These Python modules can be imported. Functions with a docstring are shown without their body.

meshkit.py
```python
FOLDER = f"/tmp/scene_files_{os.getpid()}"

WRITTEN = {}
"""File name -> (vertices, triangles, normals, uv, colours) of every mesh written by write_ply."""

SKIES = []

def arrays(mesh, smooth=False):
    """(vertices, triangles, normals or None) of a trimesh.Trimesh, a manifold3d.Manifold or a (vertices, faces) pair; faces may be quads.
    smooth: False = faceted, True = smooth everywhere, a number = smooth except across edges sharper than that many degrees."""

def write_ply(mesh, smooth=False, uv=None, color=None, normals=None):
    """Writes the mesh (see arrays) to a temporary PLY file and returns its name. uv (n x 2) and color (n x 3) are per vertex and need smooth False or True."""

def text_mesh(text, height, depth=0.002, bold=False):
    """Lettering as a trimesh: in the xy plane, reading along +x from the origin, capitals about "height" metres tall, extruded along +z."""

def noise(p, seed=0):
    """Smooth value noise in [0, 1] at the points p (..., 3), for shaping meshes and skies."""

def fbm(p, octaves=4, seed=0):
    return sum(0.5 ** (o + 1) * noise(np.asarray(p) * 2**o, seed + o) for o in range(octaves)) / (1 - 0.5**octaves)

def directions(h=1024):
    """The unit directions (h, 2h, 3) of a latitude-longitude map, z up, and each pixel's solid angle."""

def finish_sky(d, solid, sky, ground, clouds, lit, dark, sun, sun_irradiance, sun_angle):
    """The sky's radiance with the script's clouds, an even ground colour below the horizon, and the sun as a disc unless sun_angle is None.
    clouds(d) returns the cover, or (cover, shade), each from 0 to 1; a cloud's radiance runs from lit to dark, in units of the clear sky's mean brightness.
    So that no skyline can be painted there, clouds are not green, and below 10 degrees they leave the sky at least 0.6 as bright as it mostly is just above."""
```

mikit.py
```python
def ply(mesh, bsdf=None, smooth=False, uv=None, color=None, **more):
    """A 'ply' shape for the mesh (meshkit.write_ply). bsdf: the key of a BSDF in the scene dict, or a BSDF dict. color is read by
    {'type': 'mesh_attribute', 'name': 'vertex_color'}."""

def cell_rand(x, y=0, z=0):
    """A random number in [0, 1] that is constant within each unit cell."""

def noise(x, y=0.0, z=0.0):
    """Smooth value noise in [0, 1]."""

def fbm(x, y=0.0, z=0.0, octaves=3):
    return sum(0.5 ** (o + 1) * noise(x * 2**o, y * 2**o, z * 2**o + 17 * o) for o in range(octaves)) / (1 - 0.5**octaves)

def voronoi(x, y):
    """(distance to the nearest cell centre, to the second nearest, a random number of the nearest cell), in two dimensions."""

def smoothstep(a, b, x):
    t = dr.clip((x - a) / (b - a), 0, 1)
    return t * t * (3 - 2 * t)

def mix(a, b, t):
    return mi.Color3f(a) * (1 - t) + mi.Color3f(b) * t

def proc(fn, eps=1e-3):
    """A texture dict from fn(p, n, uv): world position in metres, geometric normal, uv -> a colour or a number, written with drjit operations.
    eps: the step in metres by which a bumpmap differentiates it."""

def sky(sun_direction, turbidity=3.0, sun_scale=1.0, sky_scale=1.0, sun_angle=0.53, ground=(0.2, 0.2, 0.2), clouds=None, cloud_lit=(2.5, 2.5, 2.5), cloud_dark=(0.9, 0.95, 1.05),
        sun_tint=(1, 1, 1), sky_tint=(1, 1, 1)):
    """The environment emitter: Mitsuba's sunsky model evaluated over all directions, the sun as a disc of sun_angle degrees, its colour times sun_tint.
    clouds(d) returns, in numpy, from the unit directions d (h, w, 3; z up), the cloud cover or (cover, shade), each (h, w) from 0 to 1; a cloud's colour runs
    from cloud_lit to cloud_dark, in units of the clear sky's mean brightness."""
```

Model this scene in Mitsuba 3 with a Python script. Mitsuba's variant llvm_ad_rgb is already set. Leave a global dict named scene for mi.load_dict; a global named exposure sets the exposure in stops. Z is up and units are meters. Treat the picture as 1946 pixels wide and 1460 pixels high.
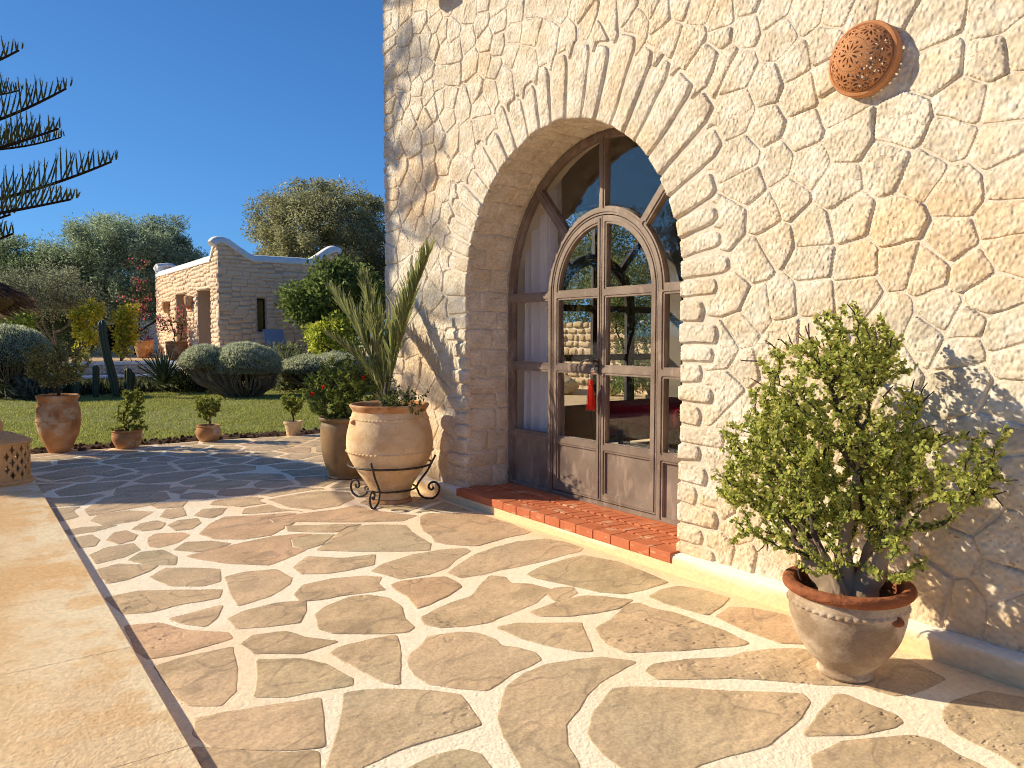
import math
import numpy as np, trimesh, shapely, mitsuba as mi, drjit as dr, mikit, meshkit
from shapely.geometry import Polygon, Point, LineString, box as sbox
from shapely.ops import unary_union
from shapely import affinity
from scipy.spatial import Delaunay, Voronoi, cKDTree
from mikit import noise, fbm, smoothstep, mix, cell_rand

T = mi.ScalarTransform4f
scene, labels = {}, {}
# ------------------------------------------------------------------ camera, sky, exposure
CAM = [0.0, -3.483, 1.4]
scene['camera'] = {'type': 'perspective', 'fov': 67.36, 'fov_axis': 'x', 'near_clip': 0.05, 'far_clip': 3000.0,
                   'to_world': T().look_at(origin=CAM, target=[CAM[0] - 8.0684, CAM[1] + 5.8757, CAM[2] - 0.6153], up=[0, 0, 1])}
SUN = np.array([-1.05, -1.0, 0.74])
scene['sky'] = mikit.sky(SUN.tolist(), turbidity=2.2, sun_scale=1.6, sun_tint=(0.88, 0.975, 1.08), sky_tint=(0.36, 0.745, 1.28), sky_scale=1.0, ground=(0.3, 0.24, 0.17))
exposure = 1.8

# ------------------------------------------------------------------ measured outlines, in metres (paving: x, y; wall: x, z)
PAVING = [[-5.187,-0.575,-5.244,-0.48,-5.018,-0.17,-4.804,-0.162,-4.602,-0.155,-4.323,-0.178,-4.304,-0.247,-4.299,-0.427,-4.242,-0.683,-4.396,-0.826,-4.481,-0.855,-4.636,-0.797,-4.792,-0.773,-4.959,-0.699],[-4.765,-1.584,-5.117,-1.268,-5.211,-1.147,-5.17,-0.988,-5.021,-0.814,-4.827,-0.869,-4.583,-0.907,-4.465,-0.92,-4.344,-1.005,-4.443,-1.182,-4.599,-1.395],[-5.81,-1.544,-5.827,-1.281,-5.811,-1.017,-5.853,-0.821,-5.553,-0.784,-5.395,-0.686,-5.245,-0.597,-5.158,-0.758,-5.291,-0.996,-5.426,-1.181,-5.583,-1.374,-5.696,-1.552],[-5.409,-1.348,-5.253,-1.071,-5.235,-1.102,-5.244,-1.139,-5.245,-1.142,-5.245,-1.146,-5.245,-1.149,-5.245,-1.153,-5.244,-1.156,-5.243,-1.16,-5.242,-1.163,-5.24,-1.166,-5.238,-1.169,-5.147,-1.285,-5.151,-1.314,-5.228,-1.42,-5.367,-1.562,-5.508,-1.526],[-5.133,-1.618,-5.147,-1.452,-5.075,-1.354,-4.894,-1.51,-4.845,-1.628,-4.95,-1.672],[-4.494,-1.843,-4.649,-1.696,-4.489,-1.534,-4.448,-1.339,-4.264,-1.436,-4.251,-1.581,-4.264,-1.739,-4.346,-1.853],[-4.137,-1.496,-4.227,-1.378,-4.299,-1.142,-4.293,-0.935,-4.232,-0.786,-4.164,-0.798,-4.074,-0.947,-3.947,-1.099,-3.891,-1.258,-3.921,-1.428,-4.069,-1.47],[-3.854,-1.141,-3.949,-0.996,-4.074,-0.794,-4.134,-0.593,-4.156,-0.41,-4.096,-0.193,-3.97,-0.153,-3.783,-0.153,-3.744,-0.222,-3.704,-0.588,-3.717,-0.885,-3.701,-0.998,-3.73,-1.134],[-3.544,-0.781,-3.607,-0.632,-3.643,-0.393,-3.641,-0.261,-3.409,-0.182,-3.127,-0.208,-2.964,-0.238,-2.956,-0.465,-2.972,-0.572,-3.075,-0.657,-3.265,-0.713,-3.452,-0.784],[-4.006,-2.018,-4.132,-1.919,-4.142,-1.758,-4.089,-1.601,-4.002,-1.516,-3.921,-1.582,-3.796,-1.596,-3.82,-1.704,-3.85,-1.833,-3.855,-1.938,-3.889,-2.027],[-3.847,-1.512,-3.858,-1.435,-3.824,-1.296,-3.785,-1.21,-3.65,-1.212,-3.595,-1.226,-3.501,-1.382,-3.443,-1.515,-3.435,-1.58,-3.616,-1.54,-3.756,-1.534],[-3.294,-1.629,-3.354,-1.519,-3.388,-1.388,-3.411,-1.258,-3.548,-1.101,-3.642,-0.981,-3.585,-0.935,-3.475,-0.97,-3.393,-0.889,-3.258,-0.851,-3.144,-1.052,-3.099,-1.242,-3.057,-1.395,-3.082,-1.52,-3.14,-1.622,-3.214,-1.658],[-3.201,-0.904,-3.252,-0.813,-3.212,-0.729,-3.134,-0.766,-3.092,-0.874,-3.099,-0.938],[-3.033,-1.151,-3.053,-1.03,-3.073,-0.875,-3.064,-0.77,-2.99,-0.69,-2.87,-0.612,-2.826,-0.744,-2.846,-0.894,-2.892,-1.029,-2.969,-1.136],[-2.847,-0.485,-2.88,-0.363,-2.868,-0.23,-2.773,-0.188,-2.593,-0.164,-2.531,-0.315,-2.486,-0.45,-2.61,-0.474,-2.733,-0.49],[-3.645,-2.041,-3.726,-1.954,-3.781,-1.793,-3.76,-1.709,-3.652,-1.643,-3.477,-1.662,-3.344,-1.721,-3.209,-1.739,-3.181,-1.786,-3.226,-1.87,-3.311,-1.985,-3.367,-2.063,-3.454,-2.097],[-2.966,-1.405,-2.953,-1.299,-2.866,-1.179,-2.773,-1.052,-2.656,-1.129,-2.501,-1.231,-2.532,-1.274,-2.665,-1.341,-2.801,-1.389],[-2.675,-1.023,-2.724,-0.868,-2.824,-0.66,-2.809,-0.613,-2.707,-0.618,-2.611,-0.577,-2.453,-0.567,-2.308,-0.564,-2.146,-0.588,-2.149,-0.633,-2.229,-0.802,-2.338,-1.012,-2.395,-1.099,-2.497,-1.111,-2.582,-1.081],[-3.156,-2.167,-3.194,-2.108,-3.194,-1.989,-3.171,-1.856,-3.067,-1.894,-2.872,-1.991,-2.718,-2.072,-2.781,-2.113,-2.898,-2.129,-3.042,-2.156],[-2.878,-1.93,-2.942,-1.874,-2.994,-1.794,-3.06,-1.724,-3.029,-1.599,-2.963,-1.529,-2.858,-1.508,-2.776,-1.532,-2.709,-1.479,-2.632,-1.448,-2.568,-1.469,-2.539,-1.552,-2.529,-1.654,-2.482,-1.749,-2.462,-1.812,-2.548,-1.9,-2.646,-1.973,-2.74,-1.976,-2.821,-1.956],[-3.27,-2.454,-3.164,-2.308,-3.054,-2.242,-2.872,-2.211,-2.82,-2.235,-2.854,-2.355,-2.878,-2.476,-2.945,-2.568,-3.122,-2.497],[-2.758,-2.277,-2.714,-2.172,-2.615,-2.046,-2.489,-1.937,-2.401,-1.955,-2.249,-1.992,-2.254,-2.083,-2.265,-2.192,-2.273,-2.313,-2.254,-2.434,-2.246,-2.473,-2.159,-2.533,-2.207,-2.599,-2.301,-2.54,-2.439,-2.453,-2.599,-2.36],[-2.246,-1.9,-2.339,-1.816,-2.424,-1.73,-2.484,-1.593,-2.497,-1.476,-2.467,-1.366,-2.413,-1.238,-2.305,-1.161,-2.279,-1.294,-2.247,-1.425,-2.196,-1.535,-2.128,-1.635,-2.074,-1.74,-1.958,-1.837,-1.852,-1.882,-1.745,-1.966,-1.819,-2.067,-2.01,-1.996,-2.141,-1.952],[-2.143,-2.322,-2.159,-2.222,-2.138,-2.139,-2.08,-2.113,-2.0,-2.126,-1.855,-2.188,-2.025,-2.422],[-1.964,-1.71,-2.071,-1.585,-2.159,-1.408,-2.138,-1.341,-1.981,-1.156,-1.869,-1.048,-1.774,-0.925,-1.7,-0.846,-1.656,-0.875,-1.6,-1.012,-1.578,-1.131,-1.553,-1.258,-1.586,-1.412,-1.614,-1.553,-1.603,-1.657,-1.677,-1.759,-1.84,-1.755],[-2.204,-1.175,-2.225,-1.104,-2.169,-0.939,-2.079,-0.78,-2.082,-0.693,-2.028,-0.564,-1.963,-0.463,-1.838,-0.395,-1.691,-0.23,-1.607,-0.186,-1.445,-0.247,-1.444,-0.384,-1.46,-0.48,-1.489,-0.549,-1.601,-0.569,-1.731,-0.717,-1.819,-0.792,-1.958,-0.935,-2.05,-1.077,-2.132,-1.191],[-2.438,-0.431,-2.479,-0.268,-2.387,-0.192,-2.27,-0.154,-2.14,-0.161,-1.995,-0.383,-2.057,-0.461,-2.187,-0.464,-2.335,-0.452],[-1.511,-1.098,-1.547,-0.966,-1.614,-0.735,-1.596,-0.71,-1.496,-0.713,-1.402,-0.715,-1.366,-0.742,-1.364,-0.801,-1.418,-0.959,-1.477,-1.052],[-1.298,-0.534,-1.317,-0.412,-1.273,-0.223,-1.172,-0.171,-1.087,-0.124,-0.858,-0.8,-0.966,-0.735,-1.055,-0.684,-1.142,-0.672,-1.226,-0.648,-1.273,-0.59],[-1.412,-1.216,-1.402,-1.051,-1.355,-0.941,-1.282,-0.807,-1.224,-0.785,-1.147,-0.81,-1.053,-0.825,-0.99,-0.892,-0.989,-0.98,-1.185,-1.25,-1.294,-1.346],[-2.889,-2.802,-2.879,-2.726,-2.828,-2.56,-2.775,-2.387,-2.642,-2.431,-2.444,-2.507,-2.486,-2.591,-2.592,-2.723,-2.673,-2.807,-2.784,-2.836],[-3.466,-2.828,-3.491,-2.714,-3.48,-2.518,-3.26,-2.566,-3.031,-2.633,-2.958,-2.704,-3.024,-2.795,-3.142,-2.821,-3.274,-2.82],[-3.497,-2.448,-3.557,-2.384,-3.52,-2.257,-3.387,-2.2,-3.266,-2.107,-3.239,-2.279,-3.354,-2.438],[-3.85,-2.413,-3.911,-2.322,-3.929,-2.164,-3.875,-2.025,-3.73,-2.074,-3.601,-2.155,-3.638,-2.287,-3.697,-2.422],[-4.542,-2.235,-4.574,-2.12,-4.518,-1.962,-4.301,-1.943,-4.197,-1.988,-4.066,-2.157,-4.02,-2.32,-4.215,-2.295],[-4.799,-2.588,-4.927,-2.481,-4.822,-2.337,-4.718,-2.236,-4.479,-2.301,-4.46,-2.386,-4.566,-2.531],[-5.177,-2.143,-5.236,-1.918,-5.278,-1.702,-5.231,-1.524,-5.18,-1.472,-5.168,-1.621,-5.168,-1.624,-5.167,-1.628,-5.166,-1.631,-5.164,-1.634,-5.163,-1.637,-5.16,-1.64,-5.158,-1.643,-5.156,-1.645,-5.153,-1.647,-5.15,-1.649,-5.147,-1.65,-5.143,-1.652,-4.96,-1.705,-4.956,-1.706,-4.953,-1.707,-4.95,-1.707,-4.946,-1.706,-4.943,-1.706,-4.94,-1.705,-4.936,-1.704,-4.832,-1.66,-4.829,-1.659,-4.826,-1.657,-4.823,-1.655,-4.822,-1.654,-4.753,-1.754,-4.635,-1.952,-4.794,-2.128,-4.983,-2.254,-5.123,-2.309],[-5.472,-2.242,-5.407,-2.098,-5.269,-2.015,-5.24,-2.04,-5.211,-2.152,-5.21,-2.154,-5.194,-2.202,-5.201,-2.245,-5.324,-2.345],[-5.255,-2.628,-5.389,-2.532,-5.364,-2.419,-5.144,-2.385,-4.981,-2.428,-5.089,-2.56],[-5.758,-2.418,-5.836,-2.355,-5.77,-2.206,-5.667,-2.18,-5.511,-2.296,-5.449,-2.417,-5.515,-2.457],[-5.523,-2.811,-5.65,-2.693,-5.654,-2.544,-5.466,-2.54,-5.341,-2.655,-5.284,-2.802],[-5.857,-2.663,-6.048,-2.588,-6.068,-2.521,-5.886,-2.481,-5.758,-2.527,-5.703,-2.612],[-6.086,-2.462,-6.234,-2.377,-6.252,-2.272,-6.153,-2.24,-5.976,-2.31,-5.985,-2.407],[-6.051,-2.227,-6.17,-2.132,-6.151,-2.012,-5.995,-2.024,-5.839,-2.123,-5.864,-2.217],[-6.084,-1.811,-5.979,-1.597,-5.914,-1.366,-5.859,-1.339,-5.845,-1.546,-5.845,-1.55,-5.844,-1.553,-5.843,-1.556,-5.842,-1.559,-5.84,-1.562,-5.838,-1.565,-5.836,-1.567,-5.834,-1.57,-5.831,-1.572,-5.828,-1.574,-5.826,-1.575,-5.822,-1.577,-5.819,-1.578,-5.816,-1.578,-5.813,-1.579,-5.699,-1.587,-5.695,-1.587,-5.692,-1.586,-5.688,-1.586,-5.685,-1.585,-5.682,-1.584,-5.679,-1.582,-5.676,-1.58,-5.673,-1.578,-5.671,-1.576,-5.669,-1.573,-5.667,-1.571,-5.589,-1.449,-5.535,-1.502,-5.539,-1.509,-5.541,-1.512,-5.542,-1.515,-5.543,-1.518,-5.543,-1.521,-5.543,-1.525,-5.543,-1.528,-5.543,-1.531,-5.542,-1.535,-5.541,-1.538,-5.54,-1.541,-5.538,-1.544,-5.536,-1.547,-5.534,-1.549,-5.532,-1.552,-5.529,-1.554,-5.526,-1.556,-5.523,-1.557,-5.52,-1.559,-5.517,-1.56,-5.464,-1.573,-5.331,-1.718,-5.333,-1.889,-5.453,-2.054,-5.651,-2.101,-5.907,-1.967],[-6.56,-2.669,-6.749,-2.584,-6.765,-2.388,-6.602,-2.238,-6.357,-2.389,-6.329,-2.61],[-6.375,-2.212,-6.626,-2.123,-6.597,-2.008,-6.312,-2.055,-6.27,-2.163],[-6.261,-1.985,-6.451,-1.882,-6.391,-1.725,-6.191,-1.818,-6.109,-1.914],[-7.012,-2.654,-7.395,-2.456,-7.571,-2.253,-7.377,-1.986,-7.07,-2.01,-6.867,-2.224,-6.798,-2.507,-6.747,-2.653],[-6.899,-2.027,-6.856,-1.919,-6.651,-2.005,-6.721,-2.178,-6.849,-2.192,-6.903,-2.135],[-7.53,-1.912,-7.575,-1.816,-7.484,-1.751,-7.228,-1.874,-7.338,-1.932],[-7.172,-1.887,-7.221,-1.772,-7.051,-1.667,-6.885,-1.67,-6.911,-1.826,-7.001,-1.916],[-7.41,-1.747,-7.655,-1.577,-7.646,-1.35,-7.455,-1.196,-7.249,-1.328,-7.218,-1.58],[-7.926,-1.624,-7.978,-1.424,-7.762,-1.4,-7.686,-1.469,-7.69,-1.576,-7.69,-1.579,-7.689,-1.583,-7.689,-1.586,-7.688,-1.589,-7.686,-1.593,-7.684,-1.596,-7.682,-1.599,-7.68,-1.601,-7.678,-1.604,-7.675,-1.606,-7.613,-1.649,-7.623,-1.74,-7.78,-1.748],[-6.98,-1.623,-7.192,-1.544,-7.087,-1.265,-6.954,-1.218,-6.814,-1.395,-6.875,-1.568],[-7.302,-1.197,-7.434,-1.06,-7.307,-0.885,-7.089,-0.904,-7.002,-1.088,-7.109,-1.235],[-8.112,-2.098,-8.371,-1.894,-8.391,-1.561,-8.317,-1.335,-8.108,-1.533,-7.874,-1.772,-7.933,-2.023],[-7.948,-1.313,-7.915,-1.102,-7.681,-0.828,-7.397,-0.853,-7.491,-1.137,-7.712,-1.331],[-7.895,-2.115,-7.731,-1.869,-7.482,-1.943,-7.454,-2.033,-7.6,-2.233,-7.602,-2.235,-7.603,-2.238,-7.604,-2.242,-7.605,-2.245,-7.606,-2.248,-7.606,-2.251,-7.606,-2.255,-7.606,-2.258,-7.605,-2.261,-7.605,-2.265,-7.603,-2.268,-7.602,-2.271,-7.6,-2.274,-7.598,-2.276,-7.526,-2.359,-7.809,-2.295],[-5.144,-2.821,-5.185,-2.708,-5.015,-2.518,-4.917,-2.592,-4.833,-2.712,-4.826,-2.815],[-4.55,-2.855,-4.566,-2.708,-4.437,-2.496,-4.317,-2.332,-4.201,-2.376,-4.217,-2.559,-4.186,-2.73,-4.233,-2.824,-4.421,-2.84],[-4.022,-2.649,-4.04,-2.529,-4.058,-2.403,-3.893,-2.472,-3.827,-2.535,-3.91,-2.606],[-4.044,-2.844,-3.994,-2.722,-3.81,-2.629,-3.669,-2.487,-3.595,-2.485,-3.573,-2.6,-3.553,-2.71,-3.573,-2.826,-3.69,-2.854],[-6.06,-2.832,-6.075,-2.74,-5.897,-2.718,-5.742,-2.768,-5.756,-2.838],[-6.359,-2.751,-6.286,-2.551,-6.18,-2.71,-6.171,-2.85,-6.298,-2.86,-6.335,-2.86],[-6.508,-1.323,-6.57,-1.15,-6.611,-0.841,-6.402,-0.648,-6.132,-0.723,-5.935,-0.943,-5.924,-1.159,-6.129,-1.288],[-2.665,-2.841,-2.664,-2.841,-2.661,-2.84,-2.658,-2.839,-2.655,-2.837,-2.652,-2.835,-2.65,-2.833,-2.647,-2.831,-2.567,-2.748,-2.565,-2.745,-2.459,-2.613,-2.456,-2.61,-2.455,-2.606,-2.432,-2.56,-2.412,-2.542,-2.253,-2.613,-2.433,-2.86,-2.682,-2.86],[-8.977,-2.843,-9.266,-2.511,-9.312,-2.179,-9.075,-2.12,-8.901,-2.262,-8.748,-2.481,-8.647,-2.725],[-8.783,-2.389,-8.945,-2.07,-8.721,-2.014,-8.529,-2.227],[-8.012,-2.765,-8.278,-2.537,-8.154,-2.156,-7.786,-2.36,-7.696,-2.607,-7.738,-2.753],[-8.26,-0.734,-8.261,-0.46,-8.007,-0.306,-7.859,-0.528,-7.967,-0.728]]
WALL_SEEDS = [[-2.98,3.245],[-2.828,3.139],[-2.656,3.165],[-2.504,3.09],[-2.671,3.039],[-2.455,2.92],[-2.297,2.998],[-2.127,2.968],[-2.004,2.902],[-1.871,2.878],[-1.679,2.747],[-1.427,2.703],[-3.032,3.09],[-2.915,2.958],[-3.063,2.926],[-2.715,2.841],[-2.992,2.782],[-2.517,2.711],[-2.365,2.773],[-2.201,2.816],[-2.329,2.616],[-2.167,2.655],[-2.114,2.51],[-1.649,2.565],[-1.449,2.546],[-1.341,2.566],[-2.909,2.668],[-2.71,2.612],[-2.518,2.491],[-2.303,2.426],[-2.071,2.342],[-1.795,2.335],[-1.552,2.383],[-1.387,2.351],[-1.608,2.247],[-1.402,2.182],[-2.946,2.51],[-2.788,2.458],[-2.668,2.355],[-2.462,2.298],[-2.267,2.244],[-2.113,2.119],[-1.867,2.183],[-1.706,2.121],[-1.562,2.018],[-1.348,2.031],[-2.836,2.293],[-2.634,2.22],[-2.38,2.104],[-2.051,1.969],[-1.815,1.906],[-1.37,1.869],[-2.741,2.034],[-2.518,2.036],[-2.238,1.927],[-2.464,1.894],[-1.578,1.807],[-1.365,1.748],[-2.578,1.816],[-2.244,1.771],[-1.998,1.734],[-1.801,1.728],[-1.676,1.694],[-1.483,1.673],[-1.998,2.679],[-1.872,2.643],[-2.724,1.632],[-2.56,1.539],[-2.395,1.568],[-2.235,1.584],[-2.662,1.436],[-2.762,1.353],[-2.379,1.412],[-2.23,1.411],[-2.615,1.225],[-2.727,1.089],[-2.814,0.998],[-2.488,1.08],[-2.638,0.988],[-2.466,1.264],[-2.776,0.74],[-2.632,0.725],[-2.763,0.455],[-2.574,0.467],[-2.664,0.326],[-2.744,0.205],[-2.593,0.172],[-2.429,0.276],[-2.407,0.368],[-2.476,0.145],[-2.324,0.901],[-2.239,1.186],[-2.397,0.947],[-1.992,1.615],[-1.623,1.495],[-1.512,1.442],[-1.425,1.576],[-1.363,1.404],[-1.683,1.418],[-1.509,1.342],[-1.48,1.205],[-1.327,1.296],[-1.332,1.151],[-1.381,0.976],[-1.354,0.832],[-1.462,0.663],[-1.344,0.561],[-1.515,0.459],[-1.36,0.37],[-1.472,0.275],[-1.289,0.265],[-1.596,0.294],[-1.665,0.839],[-1.817,1.472],[-1.84,1.31],[-6.764,4.555],[-6.464,4.399],[-6.14,4.357],[-6.798,4.426],[-6.628,4.426],[-6.801,4.286],[-6.804,4.188],[-6.791,4.057],[-6.778,3.925],[-6.766,3.752],[-6.753,3.593],[-6.756,3.465],[-6.743,3.32],[-6.792,3.244],[-6.732,3.118],[-6.734,2.99],[-6.768,2.88],[-6.771,2.765],[-6.788,2.667],[-6.439,4.174],[-6.17,4.222],[-5.917,4.255],[-5.906,4.111],[-6.243,3.98],[-6.064,4.006],[-6.487,3.97],[-6.273,3.829],[-6.055,3.729],[-5.921,3.924],[-6.447,3.726],[-6.22,3.628],[-6.479,3.611],[-6.03,3.566],[-6.6,3.515],[-6.25,3.501],[-6.634,3.354],[-6.455,3.288],[-6.27,3.141],[-6.395,3.385],[-6.061,3.311],[-6.036,3.174],[-5.847,3.609],[-5.837,3.428],[-5.953,3.391],[-5.769,3.829],[-5.793,3.974],[-5.621,3.946],[-5.49,4.087],[-5.599,3.779],[-5.389,3.837],[-5.343,4.014],[-5.19,3.893],[-5.126,3.71],[-5.168,4.014],[-4.97,3.947],[-4.96,3.808],[-4.971,3.641],[-5.012,3.47],[-5.334,3.594],[-5.625,3.588],[-5.461,3.312],[-5.675,3.426],[-5.726,3.236],[-5.279,3.4],[-5.148,3.554],[-5.065,3.322],[-5.203,3.227],[-5.394,3.017],[-5.654,3.032],[-5.84,3.159],[-6.038,3.016],[-5.779,2.89],[-5.536,2.784],[-5.215,3.063],[-6.0,2.824],[-6.259,2.949],[-6.405,2.781],[-6.58,2.977],[-5.782,2.659],[-6.208,2.615],[-6.467,2.609],[-6.004,2.534],[-5.585,2.591],[-5.374,2.561],[-5.562,2.45],[-5.759,2.449],[-4.725,3.809],[-4.764,3.656],[-4.802,3.524],[-4.901,3.371],[-4.558,3.625],[-4.65,3.425],[-4.523,3.784],[-5.912,2.495],[-6.638,3.157],[-4.225,3.661],[-4.122,3.463],[-4.006,3.575],[-3.948,3.47],[-3.729,3.424],[-3.641,3.337],[-3.522,3.22],[-3.424,3.179],[-3.38,3.412],[-3.541,3.443],[-4.328,3.514],[-3.224,3.185],[-3.475,3.342],[-3.256,3.304],[-2.792,2.899],[-2.833,3.043],[-3.138,3.319],[-3.817,3.368],[-6.707,2.488],[-6.363,2.448],[-6.162,2.366],[-5.82,2.346],[-6.71,2.344],[-6.758,2.204],[-6.762,1.996],[-6.536,2.245],[-6.009,2.139],[-5.751,2.005],[-6.248,1.963],[-5.861,1.938],[-6.632,1.802],[-6.334,1.729],[-5.976,1.754],[-5.647,1.685],[-6.771,1.577],[-6.464,1.49],[-6.174,1.526],[-5.865,1.56],[-6.686,1.283],[-6.383,1.286],[-6.098,1.329],[-5.905,1.369],[-6.69,1.115],[-6.343,1.125],[-6.022,1.174],[-5.759,1.181],[-6.693,0.946],[-6.388,0.982],[-6.062,1.056],[-5.911,0.888],[-6.184,0.812],[-5.801,0.704],[-5.877,0.484],[-5.991,0.57],[-5.88,0.29],[-6.152,0.274]]
PINE_TIPS = [([-8.97, -1.99, 3.26], 2.75, 0.3), ([-9.53, -2.33, 4.09], 3.55, 0.35), ([-9.32, -2.44, 3.59], 3.2, 0.15), ([-9.97, -2.73, 4.52], 4.1, 0.25), ([-8.86, -2.4, 2.79], 2.55, 0.05), ([-10.04, -2.85, 2.55], 2.15, 0.15), ([-9.82, -2.88, 2.72], 2.4, 0.1), ([-10.23, -3.21, 4.88], 4.7, 0.3)]
LANTERN = [-8.501, -3.164, 0.051]
PARASOL = [-10.623, -4.06, 0.0]

# ------------------------------------------------------------------ helpers
def add(key, mesh, bsdf, smooth=False, color=None, label=None, cat=None, group=None, kind=None):
    k, n = key, 0
    while k in scene:
        n += 1
        k = f'{key}_{n:03d}'
    scene[k] = mikit.ply(mesh, bsdf, smooth=smooth, color=color)
    tag(k, label, cat, group, kind)
    return k


def tag(k, label=None, cat=None, group=None, kind=None):
    d = {a: b for a, b in (('label', label), ('category', cat), ('group', group), ('kind', kind)) if b}
    if d:
        labels[k] = d


def thing(name, label, cat, group=None):
    k, n = name, 0
    while k in labels or k in scene:
        n += 1
        k = f'{name}_{n:03d}'
    tag(k, label, cat, group)
    return k


def cat(meshes):
    """Join (v, f) pairs."""
    vs, fs, o = [], [], 0
    for m in meshes:
        v, f = (m.vertices, m.faces) if hasattr(m, 'vertices') else m
        vs.append(np.asarray(v, float)); fs.append(np.asarray(f, int) + o); o += len(v)
    return np.vstack(vs), np.vstack(fs)


def box(x0, x1, y0, y1, z0, z1, c=0.0):
    """A box with chamfered edges (c in metres)."""
    lo, hi = np.array([x0, y0, z0], float), np.array([x1, y1, z1], float)
    if c <= 0:
        m = trimesh.creation.box(extents=hi - lo)
        return np.asarray(m.vertices) + (lo + hi) / 2, np.asarray(m.faces)
    P = []
    for s in np.ndindex(2, 2, 2):
        p = np.where(s, hi, lo)
        q = np.where(s, -1, 1) * c
        for a in range(3):
            r = p + q
            r[a] = p[a]
            P.append(r)
    m = trimesh.convex.convex_hull(np.array(P))
    return np.asarray(m.vertices), np.asarray(m.faces)


def lathe(prof, n=48, center=(0, 0, 0), wob=0.0, seed=0):
    """Surface of revolution of [(r, z)...], smoothed profile; wob displaces it a little, as hand-made clay is."""
    p = np.asarray(prof, float)
    a = np.arange(n) * 2 * np.pi / n
    v = np.stack([p[:, None, 0] * np.cos(a), p[:, None, 0] * np.sin(a), np.broadcast_to(p[:, None, 1], (len(p), n))], -1).reshape(-1, 3)
    if wob:
        s = 1 + wob * (meshkit.fbm(v * 7 + seed * 3.1, 3, seed) - 0.5) * 2
        v[:, :2] *= s[:, None]
    i, j = np.meshgrid(np.arange(len(p) - 1), np.arange(n), indexing='ij')
    q = np.stack([i * n + j, i * n + (j + 1) % n, (i + 1) * n + (j + 1) % n, (i + 1) * n + j], -1).reshape(-1, 4)
    f = np.vstack([q[:, [0, 1, 2]], q[:, [0, 2, 3]]])
    return v + np.asarray(center, float), f


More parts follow.
